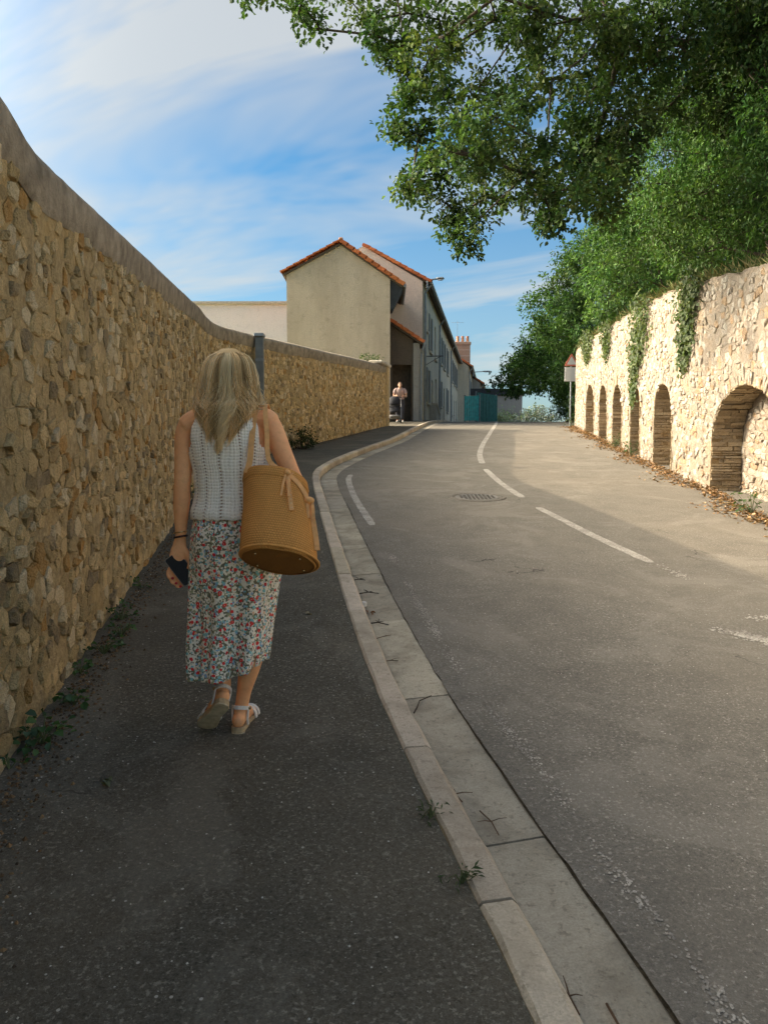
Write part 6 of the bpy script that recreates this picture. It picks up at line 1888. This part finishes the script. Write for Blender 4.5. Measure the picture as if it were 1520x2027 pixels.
simple('leather_tan', (.74, .38, .14), .6, .2, 30, bump=(140, .3, .002)); simple('stitch_pale', (.70, .58, .36), .8, .1, 30); simple('bag_inside', (.20, .12, .05), .95, .2, 20)
BC = Vector((.252, -.272, .806))                       # centre of the base, in the woman's frame
ax = Vector((.12, .54, .83)).normalized()              # from base to mouth: the mouth leans forward and in
e1 = Vector((1, 0, 0)); e1 = (e1 - ax * e1.dot(ax)).normalized(); e2 = ax.cross(e1)
bag = thing('straw_bag', 'tan woven straw bucket bag hanging from the walking woman\'s right shoulder', 'bag', WB + BC)
def bput(name, V, F, m, parent=None, uvs=None, smooth=True, label=None):
    o = link(name, mesh_of(V, F, name, None, uvs), MAT[m], parent or bag, None, None, smooth)
    if label: o['label'] = label
    return o
def bp(a, r1, r2, t): return e1 * (r1 * math.cos(a)) + e2 * (r2 * math.sin(a)) + ax * t
def bag_surface(rows, na=64):
    V, UV = [], []
    for j, (t, r1, r2, off) in enumerate(rows):
        for k in range(na + 1):
            a = 2 * math.pi * k / na
            dent = 1 + .055 * mnoise.noise(Vector((math.cos(a) * 1.6, math.sin(a) * 1.6, t * 7)))
            V.append(bp(a, r1 * dent, r2 * dent, t) + e1 * off); UV.append((k / na, t / .36))
    n = na + 1
    F = [[j * n + k, j * n + k + 1, (j + 1) * n + k + 1, (j + 1) * n + k] for j in range(len(rows) - 1) for k in range(na)]
    return V, F, UV
H = .365
rows = [(t, .160 - .028 * (t / .365) ** 1.3, .128 - .030 * (t / .365) ** 1.3, -.085 * (t / .365) ** 1.15) for t in (.012, .05, .10, .16, .22, .28, .325, .365)]
rows = [(-.006, .148, .117, 0), (.0, .156, .124, 0)] + rows
V, F, UV = bag_surface(rows); bput('bag_body', V, F, 'straw_body', uvs=UV)
# base disc, slightly domed, with its welt
na = 64; V, UV = [Vector(bp(0, 0, 0, -.008))], [(.5, .5)]
for r_ in np.linspace(.12, 1, 10):
    for k in range(na):
        a = 2 * math.pi * k / na; V.append(bp(a, .156 * r_, .124 * r_, -.008 * (1 - r_ ** 3))); UV.append((.5 + .5 * r_ * math.cos(a), .5 + .5 * r_ * math.sin(a)))
F = [[0, 1 + (k + 1) % na, 1 + k] for k in range(na)] + [[1 + j * na + k, 1 + j * na + (k + 1) % na, 1 + (j + 1) * na + (k + 1) % na, 1 + (j + 1) * na + k] for j in range(9) for k in range(na)]
bput('bag_base', V, F, 'straw_base', uvs=UV, label='darker brown oval base of the bag')
v, f = tube_vf([bp(a, .160, .128, .006) for a in np.linspace(0, 2 * math.pi, 73)], .0055, 6, False); bput('welt', v, f, 'straw_body')
# rim band and dark inside
V, F, UV = bag_surface([(.332, .1365, .1025, -.076), (.342, .139, .105, -.078), (.372, .137, .103, -.086), (.380, .131, .098, -.087), (.372, .124, .092, -.086), (.30, .122, .090, -.069)]); bput('rim_band', V, F, 'straw_body', uvs=UV)
V = [Vector(bp(0, 0, 0, .30)) + e1 * -.069] + [bp(2 * math.pi * k / 40, .122, .091, .30) + e1 * -.069 for k in range(40)]
bput('lining', V, [[0, 1 + k, 1 + (k + 1) % 40] for k in range(40)], 'bag_inside')
# metal feet on the base
for a in (.6, 2.5, 3.9, 5.6):
    gg = Geo(); p = bp(a, .118, .09, -.007); ball(gg, p, (.005, .005, .005), 8, 6); bput('stud', gg.v, gg.f, 'bracelet_gold')
# shoulder straps: two loops over the shoulder, down to the rim
def ribbon(pts, w, th, wide):
    P = [Vector(p) for p in pts]; n = len(P); V = []
    for i, p in enumerate(P):
        t = (P[min(i + 1, n - 1)] - P[max(i - 1, 0)]).normalized(); a = Vector(wide[i] if isinstance(wide, list) else wide); a = (a - t * a.dot(t)).normalized(); b = t.cross(a)
        V += [p - a * w / 2 - b * th / 2, p + a * w / 2 - b * th / 2, p + a * w / 2 + b * th / 2, p - a * w / 2 + b * th / 2]
    F = [[i * 4 + k, i * 4 + (k + 1) % 4, (i + 1) * 4 + (k + 1) % 4, (i + 1) * 4 + k] for i in range(n - 1) for k in range(4)] + [[3, 2, 1, 0], [4 * n - 4, 4 * n - 3, 4 * n - 2, 4 * n - 1]]
    return V, F
def loc(p): return Vector(p) - BC
rim = lambda a: bp(a, .141, .107, .355) + e1 * -.082
s1 = catmull([tuple(rim(-2.55)), tuple(loc((.112, -.112, 1.20))), tuple(loc((.118, -.085, 1.30))), tuple(loc((.124, -.040, 1.405))), tuple(loc((.130, .010, 1.438))), tuple(loc((.136, .075, 1.39))), tuple(loc((.125, .115, 1.25))), tuple(rim(1.9))], 6)
v, f = ribbon(s1, .024, .004, (1, .15, .1)); bput('strap', v, f, 'leather_tan', smooth=False)
s2 = catmull([tuple(rim(-.95)), tuple(loc((.196, -.105, 1.20))), tuple(loc((.180, -.075, 1.32))), tuple(loc((.168, -.038, 1.418))), tuple(loc((.166, .012, 1.444))), tuple(loc((.17, .075, 1.385))), tuple(loc((.19, .12, 1.24))), tuple(rim(1.1))], 6)
v, f = ribbon(s2, .020, .004, (1, .15, .1)); bput('strap', v, f, 'leather_tan', smooth=False)
# strap run over the body of the bag: stitched tab, hanging tie and the side strap with its ring
tab = [bp(-1.12, .141 + .030 * q, .107 + .030 * q, .36 - .30 * q) + e1 * (-.084 + .076 * q) for q in np.linspace(0, .62, 8)]
v, f = ribbon(tab, .018, .005, (1, 0, 0)); tb_ = bput('tab', v, f, 'leather_tan', smooth=False)
for q in np.linspace(.05, .58, 9):
    p = bp(-1.12, .145 + .030 * q, .111 + .030 * q, .36 - .30 * q) + e1 * (-.084 + .076 * q); gg = Geo(); ball(gg, p, (.0022, .0022, .0022), 6, 5); bput('stitch', gg.v, gg.f, 'stitch_pale', tb_)
def on_bag(a, t, out=.006):
    q = t / .365; return bp(a, .160 - .028 * q ** 1.3 + out, .128 - .030 * q ** 1.3 + out, t) + e1 * (-.085 * q ** 1.15)
side = [on_bag(a, t) for a, t in ((-1.1, .352), (-.80, .325), (-.55, .29), (-.36, .245), (-.27, .18), (-.25, .11), (-.25, .05))]
v, f = ribbon([tuple(c) for c in catmull([tuple(p) for p in side], 4)], .020, .005, tuple(ax)); bput('side_strap', v, f, 'leather_tan', smooth=False)
gg = Geo(); kp = on_bag(-.42, .262, .012); ball(gg, kp, (.022, .020, .016), 12, 8); bput('knot', gg.v, gg.f, 'leather_tan')
for q in (-.01, .012):
    v, f = ribbon([kp + e1 * q, kp + e1 * (q + .012) - ax * .04 - e2 * .01, kp + e1 * (q + .022) - ax * .085 - e2 * .006], .011, .004, (1, 0, .3)); bput('tie_end', v, f, 'leather_tan', smooth=False)
gg = Geo(); kp = on_bag(-1.12, .352, .012); ball(gg, kp, (.014, .012, .014), 10, 7); bput('knot', gg.v, gg.f, 'leather_tan')
for q in (-.006, .009):
    v, f = ribbon([kp + e1 * q, kp + e1 * (q * 1.6 + .004) - ax * .06 - e2 * .012, kp + e1 * (q * 2 + .010) - ax * .12 - e2 * .020], .009, .003, (1, 0, .3)); bput('tie_end', v, f, 'leather_tan', smooth=False)
gg = Geo(); gg.tube([loc((.152 + .018 * math.cos(a), -.025, 1.432 + .010 * math.sin(a))) for a in np.linspace(0, 2 * math.pi, 17)], .0025, 6, False); bput('ring', gg.v, gg.f, 'bracelet_gold')
# ------------------------------------------------------------------ far up the pavement: someone leaning on a pushchair
PX, PY = .62, 30.0
PZ = zg(PY)
PB = Vector((PX, PY, PZ))
pas = thing('person', 'distant person in a pale pinkish top leaning on a pushchair by the wall end', 'person', PB)
simple('cloth_pink', (.42, .30, .27), .9, .2, 30); simple('cloth_dark', (.05, .05, .06), .9, .2, 30); simple('hair_brown', (.12, .07, .04), .6, .3, 40); simple('shoe_pale', (.5, .48, .45), .7, .1, 20)
def pp(name, me_or_geo, m, parent=None):
    me = mesh_of(me_or_geo.v, me_or_geo.f, name) if isinstance(me_or_geo, Geo) else me_or_geo
    return link(name, me, MAT[m], parent or pas, None, None, True)
# facing the camera (-y), leaning forward with forearms on the handle
g = Geo()
limb(g, [(0, .10, .80, .15, .11), (0, .06, .92, .15, .11), (0, .0, 1.05, .14, .10), (0, -.07, 1.18, .16, .11), (0, -.11, 1.27, .15, .09), (0, -.13, 1.31, .07, .07)], up=(1, 0, 0))
limb(g, [(0, -.12, 1.28, .052), (0, -.16, 1.36, .05)])
ball(g, (0, -.185, 1.425), (.073, .090, .105), 18, 12); ball(g, (0, -.24, 1.37), (.05, .05, .05)); ball(g, (0, -.278, 1.415), (.012, .018, .018), 8, 6)
for sx_ in (-1, 1):
    ball(g, (sx_ * .074, -.18, 1.42), (.012, .02, .03), 8, 6)
    limb(g, [(sx_ * .12, -.10, 1.27, .05), (sx_ * .185, -.10, 1.22, .048), (sx_ * .225, -.12, 1.08, .041), (sx_ * .235, -.15, .99, .037), (sx_ * .20, -.27, .985, .034), (sx_ * .15, -.36, 1.00, .025)])
    limb(g, [(sx_ * .15, -.36, 1.0, .024, .018), (sx_ * .135, -.40, 1.0, .034, .02), (sx_ * .115, -.43, .995, .03, .02)], up=(0, 0, 1))
    for k in range(4): limb(g, [(sx_ * (.135 - .012 * k), -.425, 1.01 - .006 * k, .010), (sx_ * (.125 - .012 * k), -.455, 1.0 - .006 * k, .009), (sx_ * (.12 - .012 * k), -.45, .972 - .006 * k, .008)], 8, 3)
    limb(g, [(sx_ * .135, -.39, 1.015, .011), (sx_ * .105, -.405, 1.03, .009)], 8, 3)
    limb(g, [(sx_ * .09, .10, .82, .09), (sx_ * .10, .08, .66, .075), (sx_ * .105, .05, .48, .058), (sx_ * .105, .07, .32, .052), (sx_ * .105, .10, .12, .036), (sx_ * .105, .10, .06, .036)])
    limb(g, [(sx_ * .105, .13, .045, .036), (sx_ * .108, .04, .04, .04, .03), (sx_ * .112, -.05, .03, .036, .02)], up=(1, 0, 0))
pp('body', remesh(g.v, g.f, .011, 3), 'skin_pale')
g = Geo()
limb(g, [(0, .11, .86, .175, .135), (0, .06, .95, .165, .125), (0, .0, 1.06, .155, .115), (0, -.07, 1.18, .175, .125), (0, -.105, 1.275, .155, .10), (0, -.125, 1.315, .085, .08)], 24, up=(1, 0, 0))
for sx_ in (-1, 1): limb(g, [(sx_ * .12, -.10, 1.275, .06), (sx_ * .19, -.10, 1.22, .058), (sx_ * .222, -.115, 1.11, .054)])
pp('top', g, 'cloth_pink')
g = Geo()
limb(g, [(0, .11, .72, .165, .14), (0, .10, .82, .175, .14), (0, .08, .92, .168, .13)], 24, up=(1, 0, 0))
for sx_ in (-1, 1): limb(g, [(sx_ * .09, .10, .82, .10), (sx_ * .10, .08, .66, .088), (sx_ * .105, .05, .48, .072), (sx_ * .105, .07, .30, .066), (sx_ * .105, .10, .13, .056)])
pp('trousers', g, 'cloth_dark')
g = Geo()
for V_ in ((0, -.165, 1.455),): ball(g, V_, (.080, .094, .088), 18, 12)
ball(g, (0, -.08, 1.47), (.045, .045, .05)); pp('hair', g, 'hair_brown')
for sx_ in (-1, 1):
    g = Geo(); limb(g, [(sx_ * .105, .14, .04, .04), (sx_ * .108, .04, .04, .045, .036), (sx_ * .112, -.07, .03, .04, .026)], up=(1, 0, 0)); pp('shoe', g, 'shoe_pale')

# ---- the pushchair
SX, SY = .40, 29.15
SB = Vector((SX, SY, zg(SY)))
push = thing('pushchair', 'dark pushchair with raised hood facing the camera at the wall end', 'pushchair', SB)
simple('pram_fabric', (.022, .022, .026), .85, .25, 25); simple('pram_grey', (.20, .19, .18), .8, .2, 20); simple('tyre', (.02, .02, .02), .9, .2, 20); simple('frame_metal', (.30, .30, .31), .35, .1, 20, .5, metal=.8)
def sp_(name, gg, m, parent=None): return link(name, mesh_of(gg.v, gg.f, name), MAT[m], parent or push, None, None, True)
def wheel(x, y, r):
    g = Geo(); ring = [(x, y + (r - .022) * math.cos(a), r + (r - .022) * math.sin(a)) for a in np.linspace(0, 2 * math.pi, 25)]
    g.tube(ring, .022, 8, False); w = sp_('wheel', g, 'tyre')
    h = Geo().tube([(x - .03, y, r), (x + .03, y, r)], .03, 12)
    for a in np.linspace(0, 2 * math.pi, 6)[:-1]: h.tube([(x, y, r), (x, y + (r - .03) * math.cos(a), r + (r - .03) * math.sin(a))], .008, 5)
    sp_('hub', h, 'frame_metal', w)
for x in (-.25, .25): wheel(x, .36, .125)
for x in (-.20, .20): wheel(x, -.30, .095)
for sx_ in (-1, 1):
    sp_('frame_tube', Geo().tube([(sx_ * .22, -.30, .10), (sx_ * .24, -.10, .34), (sx_ * .25, .30, .66), (sx_ * .25, .52, .98)], .014, 8), 'frame_metal')
    sp_('rear_tube', Geo().tube([(sx_ * .25, .36, .125), (sx_ * .24, .10, .44), (sx_ * .23, .0, .52)], .013, 8), 'frame_metal')
sp_('handle', Geo().tube([(-.25, .52, .98), (-.22, .56, 1.02), (.22, .56, 1.02), (.25, .52, .98)], .018, 8), 'tyre')
g = Geo(); g.add(*rings_vf([(0, .02, .16, .18, .20, 4), (0, .02, .24, .21, .25, 4), (0, .02, .30, .215, .26, 4)], 28)); sp_('basket', g, 'pram_grey')
# seat shell facing the camera, footrest, bumper bar, hood
g = Geo(); g.add(*rings_vf([(0, -.05, .40, .18, .17, 3), (0, -.02, .46, .20, .19, 3), (0, .10, .60, .205, .14, 3), (0, .20, .76, .20, .10, 3), (0, .25, .90, .185, .07, 3)], 28)); sp_('seat', g, 'pram_fabric')
sp_('footrest', Geo().box(-.15, .15, -.34, -.16, .235, .265, None, .01), 'pram_grey')
sp_('bumper_bar', Geo().tube([(-.21, .04, .62), (-.20, -.16, .64), (-.10, -.25, .645), (.10, -.25, .645), (.20, -.16, .64), (.21, .04, .62)], .018, 8), 'tyre')
V, F = [], []
for i in range(9):
    a = R(-5 + 118 * i / 8)
    for k in range(13):
        b = math.pi * k / 12; x = -.215 * math.cos(b); rr = .30 * math.sin(b) ** .5
        V.append((x, .14 - rr * math.cos(a) * .95, .74 + rr * math.sin(a) * .95 + .0))
F = [[i * 13 + k, i * 13 + k + 1, (i + 1) * 13 + k + 1, (i + 1) * 13 + k] for i in range(8) for k in range(12)]
gg = Geo().add(V, F); sp_('hood', gg, 'pram_fabric')
